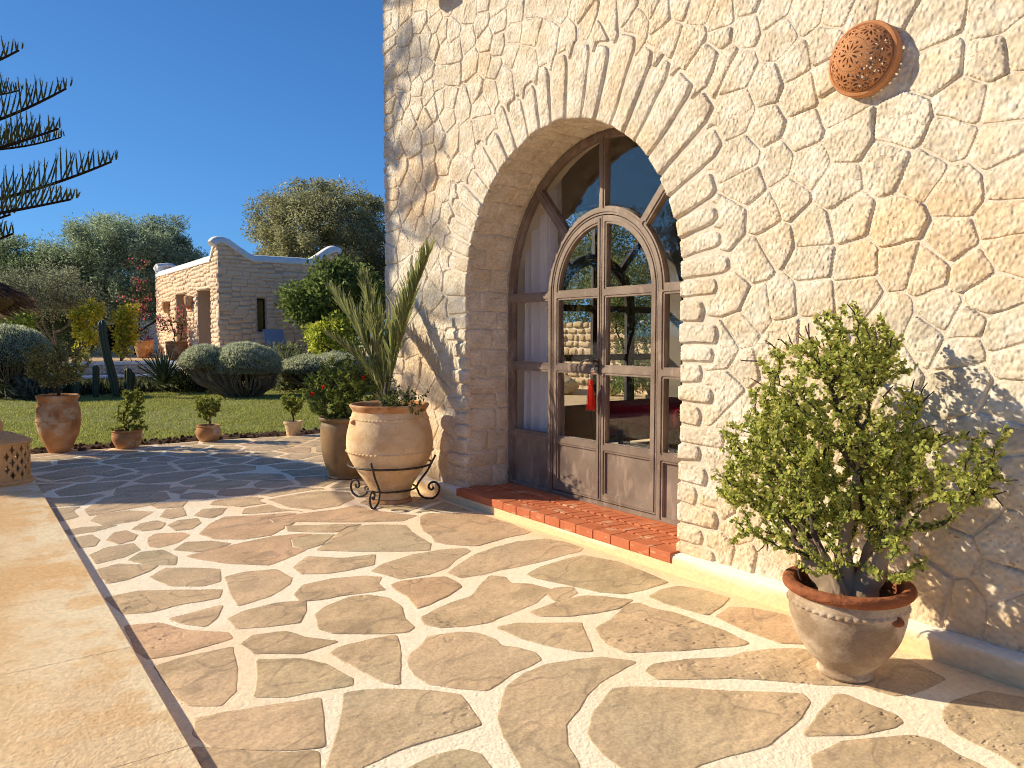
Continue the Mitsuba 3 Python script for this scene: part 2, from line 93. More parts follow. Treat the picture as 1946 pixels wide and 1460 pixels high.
def smooth_prof(pts, k=5):
    """Catmull-Rom through the profile points."""
    p = np.asarray(pts, float)
    p = np.vstack([2 * p[0] - p[1], p, 2 * p[-1] - p[-2]])
    out = []
    for i in range(1, len(p) - 2):
        for t in np.arange(k) / k:
            out.append(0.5 * (2 * p[i] + (p[i + 1] - p[i - 1]) * t + (2 * p[i - 1] - 5 * p[i] + 4 * p[i + 1] - p[i + 2]) * t * t + (3 * p[i] - 3 * p[i + 1] + p[i + 2] - p[i - 1]) * t ** 3))
    out.append(p[-2])
    return np.array(out)


def tube(points, radii, sides=6, caps=True, squash=None):
    p = np.asarray(points, float)
    r = np.broadcast_to(np.asarray(radii, float), (len(p),))
    t = np.gradient(p, axis=0)
    t /= np.linalg.norm(t, axis=1, keepdims=True) + 1e-12
    a = np.cross(t[0], [0, 0, 1.0] if abs(t[0][2]) < 0.9 else [1.0, 0, 0])
    A = []
    for k in range(len(p)):
        a = a - t[k] * (a @ t[k]); a /= np.linalg.norm(a) + 1e-12
        A.append(a)
    A = np.array(A); B = np.cross(t, A)
    g = np.arange(sides) * 2 * np.pi / sides
    v = p[:, None] + r[:, None, None] * (np.cos(g)[None, :, None] * A[:, None] + np.sin(g)[None, :, None] * B[:, None])
    i, j = np.meshgrid(np.arange(len(p) - 1), np.arange(sides), indexing='ij')
    q = np.stack([i * sides + j, i * sides + (j + 1) % sides, (i + 1) * sides + (j + 1) % sides, (i + 1) * sides + j], -1).reshape(-1, 4)
    f = [q[:, [0, 1, 2]], q[:, [0, 2, 3]]]
    v = v.reshape(-1, 3)
    if caps:
        n = len(v)
        v = np.vstack([v, p[0], p[-1]])
        j = np.arange(sides)
        f += [np.stack([j * 0 + n, (j + 1) % sides, j], 1), np.stack([j * 0 + n + 1, (len(p) - 1) * sides + j, (len(p) - 1) * sides + (j + 1) % sides], 1)]
    return v, np.vstack(f)


def frusta(p0, p1, r0, r1, sides=5):
    """Many tapered sticks at once."""
    p0, p1 = np.asarray(p0, float), np.asarray(p1, float)
    t = p1 - p0
    t /= np.linalg.norm(t, axis=1, keepdims=True) + 1e-12
    a = np.cross(t, np.where(np.abs(t[:, 2:]) < 0.9, [0, 0, 1.0], [1.0, 0, 0]))
    a /= np.linalg.norm(a, axis=1, keepdims=True) + 1e-12
    b = np.cross(t, a)
    g = np.arange(sides) * 2 * np.pi / sides
    ring = np.cos(g)[None, :, None] * a[:, None] + np.sin(g)[None, :, None] * b[:, None]
    r0, r1 = np.broadcast_to(r0, len(p0)), np.broadcast_to(r1, len(p0))
    v = np.concatenate([p0[:, None] + ring * r0[:, None, None], p1[:, None] + ring * r1[:, None, None]], 1)
    j = np.arange(sides)
    f1 = np.vstack([np.stack([j, (j + 1) % sides, (j + 1) % sides + sides], 1), np.stack([j, (j + 1) % sides + sides, j + sides], 1)])
    f = (f1[None] + (np.arange(len(p0)) * 2 * sides)[:, None, None]).reshape(-1, 3)
    return v.reshape(-1, 3), f


def ext(poly, y0, y1, axis='y', off=0.0):
    """Extrude a shapely polygon. axis 'y': (x, z) outline from y0 to y1; 'x': (y, z) outline from x0 to x1; 'z': (x, y) outline."""
    ms = []
    for g in getattr(poly, 'geoms', [poly]):
        m = trimesh.creation.extrude_polygon(g, abs(y1 - y0), engine='earcut')
        v, f = np.asarray(m.vertices).copy(), np.asarray(m.faces)
        lo = min(y0, y1)
        if axis == 'y':
            v, f = np.stack([v[:, 0], lo + v[:, 2], v[:, 1]], 1), f[:, ::-1]
        elif axis == 'x':
            v = np.stack([lo + v[:, 2], v[:, 0], v[:, 1]], 1)
        else:
            v = np.stack([v[:, 0], v[:, 1], lo + v[:, 2]], 1)
        ms.append((v, f))
    return cat(ms)


def flat(poly, fn):
    """One triangulated sheet of a polygon, mapped by fn(a, b) -> xyz."""
    ms = []
    for g in getattr(poly, 'geoms', [poly]):
        v, f = trimesh.creation.triangulate_polygon(g, engine='earcut')
        ms.append((fn(v[:, 0], v[:, 1]), f))
    return cat(ms)


def ring_points(poly, step):
    L = poly.exterior.length
    n = max(10, int(L / step))
    return np.array([poly.exterior.interpolate(i * L / n).coords[0] for i in range(n)])


def rough(poly, r, amp, scale, seed, step=0.02):
    """Rounded, uneven outline of a stone."""
    q = poly.buffer(-r, join_style='round').buffer(r, quad_segs=4)
    if q.is_empty:
        return None
    if q.geom_type != 'Polygon':
        q = max(q.geoms, key=lambda g: g.area)
    p = ring_points(q, step)
    c = np.column_stack([p * scale, np.full(len(p), seed * 7.7)])
    d = np.column_stack([meshkit.fbm(c, 2, seed) - 0.5, meshkit.fbm(c + 31.7, 2, seed + 5) - 0.5]) * 2 * amp
    q = Polygon(p + d).buffer(0)
    if q.is_empty:
        return None
    return q if q.geom_type == 'Polygon' else max(q.geoms, key=lambda g: g.area)


def pillow(poly, step, H, R, seed, rn=0.004, skirt=0.03, fn=None, sharp=1.0, tilt=0.0):
    """A stone: the outline poly filled with a fine net whose height rises from its edge (over the distance R) to H, uneven by rn. fn(a, b, h) -> xyz."""
    rg = np.random.default_rng(seed)
    es = min(step * .8, max(R * 1.8, .012))
    b = ring_points(poly, es)
    x0, y0, x1, y1 = poly.bounds
    gx, gy = np.meshgrid(np.arange(x0, x1, step), np.arange(y0, y1, step))
    g = np.stack([gx.ravel(), gy.ravel()], 1)
    g[:, 0] += (np.round((g[:, 1] - y0) / step) % 2) * step * 0.5
    g += rg.uniform(-0.15, 0.15, g.shape) * step
    pts = shapely.points(g)
    ok = shapely.contains(poly, pts)
    d = np.zeros(len(g))
    d[ok] = shapely.distance(poly.exterior, pts[ok])
    rings, rd = [b], [np.zeros(len(b))]
    for k in (.35, 1.0):      # rings near the edge keep the arris crisp
        q = poly.buffer(-R * k)
        for r_ in getattr(q, 'geoms', [q]):
            if not r_.is_empty and r_.length > 6 * step * .6:
                e = ring_points(r_, es)
                rings.append(e); rd.append(np.full(len(e), R * k))
    keep = ok & (d > R + 0.45 * step)
    g, d = g[keep], d[keep]
    if not len(g):
        g = np.array([poly.representative_point().coords[0]]); d = np.array([poly.exterior.distance(Point(g[0]))])
    v2, d = np.vstack(rings + [g]), np.concatenate(rd + [d])
    tri = Delaunay(v2).simplices
    c = v2[tri].mean(1)
    a = (v2[tri[:, 1]] - v2[tri[:, 0]]); bb = (v2[tri[:, 2]] - v2[tri[:, 0]])
    ar = a[:, 0] * bb[:, 1] - a[:, 1] * bb[:, 0]
    keep = shapely.contains(poly, shapely.points(c)) & (np.abs(ar) > 1e-9)
    tri, ar = tri[keep], ar[keep]
    tri[ar < 0] = tri[ar < 0][:, ::-1]
    s = np.clip(d / R, 0, 1)
    h = H * (1 - (1 - s) ** 2) ** (0.5 * sharp)
    q = np.column_stack([v2, np.full(len(v2), seed * 1.37)])
    h = h + rn * (meshkit.fbm(q * [14, 14, 1], 3, seed % 97) - 0.5) * 2 * np.clip(s * 2, 0, 1) + rn * 1.6 * (meshkit.noise(q * [5, 5, 1], seed % 89) - 0.5) * np.clip(s * 1.5, 0, 1)
    if tilt:
        k = rg.uniform(-1, 1, 2) * tilt
        h = h + ((v2 - v2.mean(0)) @ k) * np.clip(s * 2, 0, 1)
    n = len(b)
    V = np.vstack([v2, b])
    hh = np.concatenate([h, np.full(n, -skirt)])
    i = np.arange(n); j = (i + 1) % n
    m = len(v2)
    if Polygon(b).exterior.is_ccw:
        f = np.vstack([tri, np.stack([i, m + i, j], 1), np.stack([j, m + i, m + j], 1)])
    else:
        f = np.vstack([tri, np.stack([i, j, m + i], 1), np.stack([j, m + j, m + i], 1)])
    return fn(V[:, 0], V[:, 1], hh), f


def unit(v):
    v = np.asarray(v, float)
    return v / (np.linalg.norm(v, axis=-1, keepdims=True) + 1e-12)


def leaves(c, d, L, W, rg, kind='diamond', cup=0.15, color=None, cvar=0.25, col2=None, side=None):
    """Many small leaves in one mesh: base c, direction d, length L, width W. Returns (mesh, colours per vertex)."""
    n = len(c)
    d = unit(d)
    L = np.broadcast_to(L, n)[:, None]; W = np.broadcast_to(W, n)[:, None]
    s = np.cross(d, unit(rg.normal(size=(n, 3)))) if side is None else side
    s = unit(s); u = np.cross(s, d)
    if kind == 'blade':
        v = np.stack([c - s * W / 2, c + s * W / 2, c + d * L], 1); f1 = np.array([[0, 1, 2]])
    elif kind == 'diamond':
        v = np.stack([c, c + d * L * .45 + s * W / 2 + u * cup * W, c + d * L, c + d * L * .45 - s * W / 2 + u * cup * W], 1)
        f1 = np.array([[0, 1, 2], [0, 2, 3]])
    elif kind == 'round':
        ts = [(0, 0), (.3, .42), (.7, .5), (.95, .28), (.95, -.28), (.7, -.5), (.3, -.42)]
        v = np.stack([c + d * L * a + s * W * b + u * cup * W * (abs(b) * 2) ** 2 for a, b in ts] + [c + d * L * .55], 1)
        f1 = np.array([[7, i, (i + 1) % 7] for i in range(7)])
    else:  # lance: narrow leaf with a bend
        v = np.stack([c, c + d * L * .3 + s * W / 2, c + d * L * .3 - s * W / 2, c + d * L * .7 + s * W * .38 - u * L * .06, c + d * L * .7 - s * W * .38 - u * L * .06, c + d * L - u * L * .16], 1)
        f1 = np.array([[0, 1, 2], [1, 3, 2], [2, 3, 4], [3, 5, 4]])
    k = v.shape[1]
    f = (f1[None] + (np.arange(n) * k)[:, None, None]).reshape(-1, 3)
    col = None
    if color is not None:
        col = np.broadcast_to(np.asarray(color, float), (n, 3)).copy()
        if col2 is not None:
            w = rg.random((n, 1)) ** 1.5
            col = col * (1 - w) + np.asarray(col2) * w
        col = col * (1 + cvar * rg.normal(size=(n, 1))).clip(.35, 1.9)
        col = np.repeat(col, k, 0).clip(0.005, 0.9)
    return (v.reshape(-1, 3), f), col


def grow(root, targets, rg, step=0.05, wob=0.12, k=0.3, up=0.0, start=None):
    """A branching skeleton from root to the targets; returns nodes (n, 3), parents (n)."""
    st = np.array([root] if start is None else start[0], float)
    cap = 4096 + len(st)
    N, par, plen = np.zeros((cap, 3)), np.full(cap, -1), np.zeros(cap)
    n = len(st)
    N[:n] = st
    if start is not None:
        par[:n] = start[1]
        plen[:n] = np.linalg.norm(st - root, axis=1)
    o = np.argsort(np.linalg.norm(targets - root, axis=1) + rg.normal(size=len(targets)) * 0.02)
    for t in targets[o]:
        dd = np.linalg.norm(N[:n] - t, axis=1)
        i = int(np.argmin(dd + k * plen[:n] + up * np.maximum(0, N[:n, 2] - t[2])))
        m = max(1, int(dd[i] / step))
        if n + m >= cap:
            N, par, plen = np.vstack([N, np.zeros((cap, 3))]), np.concatenate([par, np.full(cap, -1)]), np.concatenate([plen, np.zeros(cap)])
            cap *= 2
        a = N[i].copy()
        off = rg.normal(size=3) * dd[i] * wob
        prev = i
        for q in range(1, m + 1):
            w = q / m
            N[n] = a * (1 - w) + t * w + off * math.sin(math.pi * w) * .7 + (rg.normal(size=3) * step * .12 if q < m else 0)
            par[n] = prev
            plen[n] = plen[prev] + float(np.linalg.norm(N[n] - N[prev]))
            prev = n
            n += 1
    return N[:n].copy(), par[:n].copy()


def pipe(nodes, par, r_tip, power=0.5, rmax=1.0):
    n = len(nodes)
    cnt = np.zeros(n)
    child = np.bincount(par[par >= 0], minlength=n)
    cnt[child == 0] = 1
    for i in range(n - 1, 0, -1):
        if par[i] >= 0:
            cnt[par[i]] += cnt[i]
    return np.minimum(r_tip * np.maximum(cnt, 1) ** power, rmax)


def sticks(nodes, par, rad, sel=None, sides=5):
    i = np.where(par >= 0)[0]
    if sel is not None:
        i = i[sel[i]]
    return frusta(nodes[par[i]], nodes[i], np.minimum(rad[par[i]], rad[i] * 1.6), rad[i], sides)


def in_volume(n, rg, inside, lo, hi):
    out = []
    while len(out) < n:
        p = rg.uniform(lo, hi, (n * 3, 3))
        out += list(p[inside(p)])
    return np.array(out[:n])


# ------------------------------------------------------------------ materials
def bsdf(name, color, rough_=0.7, bump=None, scale=0.01, eps=1e-3, two=True, spec=0.3, **kw):
    base = {'type': 'principled', 'base_color': color if isinstance(color, dict) else {'type': 'rgb', 'value': list(color)}, 'roughness': rough_, 'specular': spec, **kw}
    if bump is not None:
        base = {'type': 'bumpmap', 'arbitrary': mikit.proc(bump, eps=eps), 'scale': scale, 'bsdf': base}
    scene[name] = {'type': 'twosided', 'bsdf': base} if two else base


P = mikit.proc
VC = {'type': 'mesh_attribute', 'name': 'vertex_color'}


def wall_colour(p, n, uv):
    a = fbm(p.x * 1.3 + 5, p.y * 1.3, p.z * 1.1, 3)
    b = fbm(p.x * 9, p.y * 9 + 3, p.z * 9, 3)
    c = noise(p.x * 70, p.y * 70, p.z * 70)
    col = mix((0.55, 0.475, 0.375), (0.66, 0.595, 0.50), smoothstep(.3, .7, b))
    col = mix(col, (0.63, 0.47, 0.29), smoothstep(.5, .8, fbm(p.x * 4.1 + 9, p.y * 4, p.z * 3.1, 2)) * .42)
    col = mix(col, (0.66, 0.42, 0.2), smoothstep(.56, .74, a) * .38)
    low = 1 - smoothstep(.1, .75, p.z + (b - .5) * .7)
    col = mix(col, (0.66, 0.46, 0.26), low * .4)
    pit = smoothstep(.80, .88, noise(p.x * 80 + 7, p.y * 80, p.z * 80)) * smoothstep(.5, .65, fbm(p.x * 3.3, p.y * 3, p.z * 3 + 4, 2))
    col = mix(col, (0.24, 0.15, 0.09), pit * .6)
    return col * (0.80 + 0.38 * c)


def wall_bump(p, n, uv):
    return fbm(p.x * 30, p.y * 30, p.z * 22, 3) + .5 * noise(p.x * 85, p.y * 85, p.z * 50)


def mortar_colour(p, n, uv):
    b = fbm(p.x * 6, p.y * 6 + 3, p.z * 6, 3)
    low = 1 - smoothstep(.1, .6, p.z + (b - .5) * .7)
    col = mix((0.54, 0.47, 0.385), (0.66, 0.595, 0.51), b)
    return mix(col, (0.66, 0.44, 0.24), low * .4)


def grain_bump(p, n, uv):
    return fbm(p.x * 45, p.y * 45, p.z * 45, 3)


def slab_colour(p, n, uv):
    a = fbm(p.x * 1.1 + 2, p.y * 1.1, 0.3, 3)
    b = fbm(p.x * 7, p.y * 5 + 3, 0.7, 4)
    w = noise(p.x * 2.3, p.y * 2.3, 5.2)
    col = mix((0.46, 0.335, 0.205), (0.60, 0.435, 0.27), smoothstep(.3, .7, b))
    col = mix(col, (0.46, 0.385, 0.265), smoothstep(.45, .75, a) * .6)
    col = mix(col, (0.56, 0.385, 0.25), smoothstep(.55, .8, w) * .3)
    vein = 1 - smoothstep(.0, .02, dr.abs(fbm(p.x * 3.1 + p.y * 1.3, p.y * 2 - p.x * .8, 1.7, 3) - .47))
    col = mix(col, (0.2, 0.15, 0.11), vein * .4)
    return col * (0.86 + .28 * noise(p.x * 120, p.y * 120, 3.))


def slab_fn(tint):
    return lambda p, n, uv: slab_colour(p, n, uv) * mi.Color3f(*tint)


def slab_bump(p, n, uv):
    t = fbm(p.x * 6 + 3, p.y * 4, 0.4, 4)
    pit = smoothstep(.60, .75, fbm(p.x * 1.3 + 9, p.y * 1.3, .2, 2)) * smoothstep(.62, .8, noise(p.x * 60, p.y * 60, .5))
    return t + .30 * fbm(p.x * 40, p.y * 28, .2, 3) - .5 * pit + .3 * dr.abs(fbm(p.x * 2.5 + p.y, p.y * 5, 2.2, 3) - .5)


def joint_colour(p, n, uv):
    a = fbm(p.x * .9 + 12, p.y * .9, 0.3, 3)
    g = noise(p.x * 130, p.y * 130, 1.) * .6 + noise(p.x * 55, p.y * 55, 2.) * .4
    col = mix((0.83, 0.74, 0.585), (0.84, 0.64, 0.44), smoothstep(.47, .66, a) * .75)
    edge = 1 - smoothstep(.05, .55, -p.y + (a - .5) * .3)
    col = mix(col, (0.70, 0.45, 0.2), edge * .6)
    return col * (0.84 + .26 * g)


def joint_bump(p, n, uv):
    return fbm(p.x * 70, p.y * 70, 1., 3) + .6 * noise(p.x * 140, p.y * 140, 4.)


def platform_colour(p, n, uv):
    a = fbm(p.x * 1.2 + 3, p.y * 1.9 + 8, 0.3, 4)
    e = smoothstep(-.55, .05, p.y + 2.9 + (a - .5) * .9)
    b = fbm(p.x * 9, p.y * 9, 1., 3)
    col = mix((0.62, 0.40, 0.20), (0.69, 0.53, 0.33), smoothstep(.35, .7, a) * .8)
    col = mix(col, (0.74, 0.64, 0.46), e * smoothstep(.3, .6, b) * .75)
    st = smoothstep(.57, .72, fbm(p.x * .55 + 4, p.y * 1.6, 3.1, 4))
    col = mix(col, (0.55, 0.345, 0.18), st * .45)
    return col * (0.88 + .22 * noise(p.x * 75, p.y * 75, 2.))


def plinth_colour(p, n, uv):
    a = fbm(p.x * 2.2, p.z * 9, p.y * 5, 4)
    face = smoothstep(.5, .9, -n.y)
    s = (1 - smoothstep(.0, .13, p.z + (a - .5) * .16)) * face
    col = mix((0.80, 0.76, 0.69), (0.74, 0.555, 0.33), dr.clip(s * 1.15 + face * .25, 0, 1))
    return col * (0.9 + .2 * noise(p.x * 60, p.y * 60, p.z * 60))


def rust_colour(p, n, uv):
    a = fbm(p.x * 5, p.y * 5, p.z * 4, 4)
    b = fbm(p.x * 60, p.y * 30, p.z * 3, 2)
    c = fbm(p.x * 3, p.y * 30, p.z * 60, 2)
    col = mix((0.155, 0.108, 0.085), (0.225, 0.168, 0.135), smoothstep(.3, .7, a))
    col = mix(col, (0.33, 0.245, 0.195), smoothstep(.52, .75, fbm(p.x * 24 + 3, p.y * 24, p.z * 6, 4)) * .55)
    return col


def terra_colour(p, n, uv):
    a = fbm(p.x * 6, p.y * 6, p.z * 6, 4)
    b = fbm(p.x * 23, p.y * 23, p.z * 23, 3)
    col = mix((0.42, 0.20, 0.085), (0.52, 0.30, 0.155), smoothstep(.35, .65, a))
    col = mix(col, (0.22, 0.085, 0.035), smoothstep(.56, .74, fbm(p.x * 9 + 4, p.y * 9, p.z * 2.5, 3)) * .55)
    return mix(col, (0.58, 0.45, 0.32), smoothstep(.53, .66, a) * smoothstep(.35, .6, b) * .65)


def pale_colour(p, n, uv):
    a = fbm(p.x * 7, p.y * 7, p.z * 7, 4)
    b = fbm(p.x * 3 + 7, p.y * 3, p.z * 3, 3)
    c = noise(p.x * 130, p.y * 130, p.z * 130)
    col = mix((0.56, 0.37, 0.20), (0.67, 0.50, 0.31), smoothstep(.3, .62, a))
    col = mix(col, (0.46, 0.23, 0.10), smoothstep(.55, .75, b) * .7)
    return col * (.88 + .24 * c)


def glaze_colour(p, n, uv):
    a = fbm(p.x * 5, p.y * 5, p.z * 5, 4)
    return mix((0.17, 0.105, 0.05), (0.28, 0.17, 0.075), smoothstep(.3, .7, a))


def tile_colour(p, n, uv):
    a = fbm(p.x * 8, p.y * 8, p.z * 8, 3)
    t = cell_rand(p.x * 6.2, p.y * 5.)
    col = mix((0.40, 0.105, 0.045), (0.53, 0.17, 0.075), dr.clip(a * .7 + t * .45, 0, 1))
    return mix(col, (0.62, 0.38, 0.24), smoothstep(.62, .75, fbm(p.x * 13, p.y * 13, p.z * 30, 3)) * .7)


def soil_colour(p, n, uv):
    a = fbm(p.x * 14, p.y * 14, p.z * 14, 3)
    return mix((0.045, 0.027, 0.017), (0.13, 0.078, 0.05), smoothstep(.35, .75, a))


def lawn_colour(p, n, uv):
    a = fbm(p.x * .8, p.y * .8, .5, 4)
    b = fbm(p.x * 9, p.y * 9, .5, 3)
    return mix(mix((0.15, 0.18, 0.05), (0.24, 0.24, 0.08), a), (0.19, 0.16, 0.075), smoothstep(.48, .68, b) * .8)


def earth_colour(p, n, uv):
    a = fbm(p.x * .6, p.y * .6, .5, 4)
    b = fbm(p.x * 5, p.y * 5, .5, 3)
    return mix((0.40, 0.29, 0.17), (0.56, 0.44, 0.28), a * .6 + b * .4)


def bark_bump(p, n, uv):
    return fbm(p.x * 60, p.y * 60, p.z * 18, 3)


bsdf('wall_stone', P(wall_colour), .9, wall_bump, 0.013, spec=.1)
bsdf('mortar', P(mortar_colour), .92, grain_bump, 0.006, spec=.1)
for k_, tint in enumerate(((1, 1, 1), (.91, .945, .92), (1.02, .94, .92), (.94, .94, .93))):
    bsdf('slab' + (f'_{k_}' if k_ else ''), P(slab_fn(tint)), 0.62, slab_bump, 0.018, spec=.25)
bsdf('joint', P(joint_colour), .92, joint_bump, 0.003, spec=.1)
bsdf('platform_plaster', P(platform_colour), .85, joint_bump, 0.0026, spec=.15)
bsdf('plinth_plaster', P(plinth_colour), .8, grain_bump, 0.002, spec=.2)
bsdf('rusty_iron', P(rust_colour), .55, grain_bump, 0.0008, spec=.35)
bsdf('terracotta', P(terra_colour), .85, grain_bump, 0.0025, spec=.15)
bsdf('pale_clay', P(pale_colour), .85, grain_bump, 0.003, spec=.15)
bsdf('grey_clay', P(lambda p, n, uv: mix(mix((0.27, 0.19, 0.125), (0.47, 0.37, 0.27), smoothstep(.35, .62, fbm(p.x * 6, p.y * 6, p.z * 6, 4))), (0.36, 0.20, 0.11), smoothstep(.54, .72, fbm(p.x * 4 + 8, p.y * 4, p.z * 3, 3)) * .6) * (.85 + .3 * noise(p.x * 120, p.y * 120, p.z * 120))), .9, grain_bump, 0.003, spec=.1)
bsdf('rim_clay', P(lambda p, n, uv: mix((0.15, 0.05, 0.025), (0.33, 0.12, 0.055), fbm(p.x * 30, p.y * 30, p.z * 30, 3))), .9, grain_bump, 0.014, spec=.1)
bsdf('glazed_clay', P(glaze_colour), .5, grain_bump, 0.001, spec=.4)
bsdf('floor_tile', P(tile_colour), .7, grain_bump, 0.0018, spec=.25)
bsdf('soil', P(soil_colour), .95, grain_bump, 0.01, spec=.1)
bsdf('lawn_ground', P(lawn_colour), .95, spec=.1)
bsdf('earth', P(earth_colour), .95, grain_bump, 0.006, spec=.1)
bsdf('bark', (0.085, 0.068, 0.055), .9, bark_bump, 0.006, spec=.1)
bsdf('twig', (0.07, 0.055, 0.045), .9, spec=.1)
bsdf('pale_bark', (0.20, 0.165, 0.13), .9, bark_bump, 0.006, spec=.1)
bsdf('succulent_bark', (0.30, 0.22, 0.155), .85, bark_bump, 0.006, spec=.15)
bsdf('black_iron', (0.035, 0.026, 0.022), .5, spec=.4)
bsdf('lime_white', (0.80, 0.775, 0.73), .85, grain_bump, 0.002, spec=.15)
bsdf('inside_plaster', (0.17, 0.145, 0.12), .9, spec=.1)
bsdf('dark_wood', (0.06, 0.028, 0.02), .5, spec=.3)
bsdf('red_cloth', (0.30, 0.012, 0.018), .9, spec=.1)
bsdf('bright_red', (0.62, 0.035, 0.02), .8, spec=.1)
bsdf('curtain_cloth', (0.60, 0.585, 0.60), .9, spec=.1)
bsdf('lamp_clay', P(lambda p, n, uv: mix((0.38, 0.165, 0.075), (0.47, 0.23, 0.11), fbm(p.x * 18, p.y * 18, p.z * 18, 3))), .8, spec=.2)
bsdf('lantern_clay', P(lambda p, n, uv: mix((0.50, 0.29, 0.12), (0.60, 0.37, 0.18), fbm(p.x * 14, p.y * 14, p.z * 14, 3))), .8, spec=.2)
bsdf('blue_canvas', (0.30, 0.36, 0.47), .9, spec=.1)
bsdf('grey_metal', (0.30, 0.29, 0.28), .4, spec=.5)
bsdf('far_stone', P(lambda p, n, uv: mix((0.72, 0.51, 0.345), (0.92, 0.71, 0.51), fbm(p.x * 3, p.y * 3, p.z * 7, 4))), .9, spec=.1)
bsdf('far_mortar', (0.56, 0.42, 0.30), .9, spec=.1)
bsdf('dark', (0.02, 0.018, 0.016), .7, spec=.2)
bsdf('vertex_clay', VC, .85, spec=.15)
scene['leaf'] = {'type': 'principledthin', 'base_color': VC, 'roughness': .5, 'diff_trans': 1.0, 'spec_trans': 0.0, 'eta': 1.35}
scene['cactus_skin'] = {'type': 'twosided', 'bsdf': {'type': 'principled', 'base_color': VC, 'roughness': .55, 'specular': .35}}
scene['pane_glass'] = {'type': 'thindielectric', 'int_ior': 1.52}
# ------------------------------------------------------------------ the stone house with the arched door
XC, RA, ZS, ZB = -4.255, 1.17, 1.73, 0.125        # arch centre, radius, springing, threshold
X0, X1, ZT = -6.88, 2.2, 5.7
HOUSE = thing('stone_house', 'pale honey stone house with deep arched doorway filling the right side', 'house')


def arch(r, z0, xc=XC, n=40):
    a = np.linspace(0, np.pi, n)
    return Polygon([(xc + r, z0)] + [(xc + r * math.cos(t), ZS + r * math.sin(t)) for t in a] + [(xc - r, z0)])


facade = sbox(X0, -0.3, X1, ZT)
add(HOUSE + '__wall', ext(facade.difference(arch(RA + .012, -.31)), 0.0, 0.62, 'y'), 'mortar')
side_hole = affinity.translate(arch(RA, -.31), xoff=2.64 - XC)
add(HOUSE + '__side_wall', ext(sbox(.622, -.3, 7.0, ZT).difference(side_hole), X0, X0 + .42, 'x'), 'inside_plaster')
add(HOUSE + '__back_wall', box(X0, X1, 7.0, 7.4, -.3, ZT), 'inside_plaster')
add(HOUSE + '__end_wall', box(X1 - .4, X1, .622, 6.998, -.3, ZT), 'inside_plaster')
add(HOUSE + '__roof', cat([box(X0 - .02, X1 + .02, -.02, 7.42, ZT + .002, ZT + .3, .02)]), 'mortar')
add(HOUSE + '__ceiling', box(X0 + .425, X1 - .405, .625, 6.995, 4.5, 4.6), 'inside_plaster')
add(HOUSE + '__floor', box(X0 + .42, X1 - .402, .49, 6.998, -.1, .1), 'platform_plaster')
add(HOUSE + '__threshold', box(X0 - .0, X0 + .418, 1.475, 3.805, -.1, .09), 'platform_plaster')

# --- stones of the facade: voussoirs round the arch, long stones up the jambs, rubble between
rg = np.random.default_rng(11)
front = lambda y0=0.0: (lambda a, b, h: np.stack([a, y0 - h, b], 1))
ring = []
ang = 0.0
while ang < 179:
    da = rg.uniform(5.6, 8.6)
    if 180 - ang - da < 4.5:
        da = 180 - ang
    mid = ang + da / 2
    ln = rg.uniform(.26, .40) + (.16 if 28 < mid < 100 else 0.02 if mid < 28 else .04)
    a0, a1 = math.radians(ang), math.radians(ang + da)
    w = rg.uniform(-.012, .012)
    r0 = RA - .008 + w * .5
    p = [(XC + r0 * math.cos(t), ZS + r0 * math.sin(t)) for t in np.linspace(a0, a1, 4)] + [(XC + (RA + ln * k) * math.cos(t), ZS + (RA + ln * k) * math.sin(t)) for t, k in ((a1 - .012, .8), (a1 - .03, 1), (a0 + .03, 1), (a0 + .012, .85))]
    ring.append(Polygon(p))
    ang += da
for side in (1, -1):
    z = ZS
    k = 0
    widths = [.27, .17, .30, .22, .15, .24, .14, .34, .17, .22, .15, .28, .2, .3, .2]
    while z > .11:
        hgt = rg.uniform(.098, .14)
        if z - hgt < .15:
            hgt = z - .10
        w = widths[k % len(widths)] * rg.uniform(.9, 1.1)
        xi = XC + side * (RA - .008 + rg.uniform(-.008, .008))
        xo = xi + side * w
        t = rg.uniform(-.012, .012)
        ring.append(Polygon([(xi, z), (xo, z - .01 + t), (xo + side * .02, z - hgt * .5), (xo, z - hgt + t), (xi, z - hgt)]).buffer(0))
        z -= hgt
        k += 1
ringU = unary_union([p.buffer(.004) for p in ring])
clip = sbox(X0 - .022, .098, X1, ZT).difference(ringU.buffer(.006)).difference(arch(RA - .02, -.3))
seeds = [s for s in WALL_SEEDS if not ringU.buffer(.04).contains(Point(s)) and not (RA + .25 > math.hypot(s[0] - XC, max(0, s[1] - ZS)))]
cand = rg.uniform([X0 + .08, .12], [X1, ZT], (9000, 2))
for c in cand:
    near = np.hypot(*(np.array(seeds) - c).T).min()
    if near > .225 and not ringU.buffer(.07).contains(Point(c)) and not arch(RA, -.3).contains(Point(c)):
        seeds.append(tuple(c))
S = np.array(seeds)
far = np.array([[-40, 0], [40, 0], [-2, -40], [-2, 40]], float)
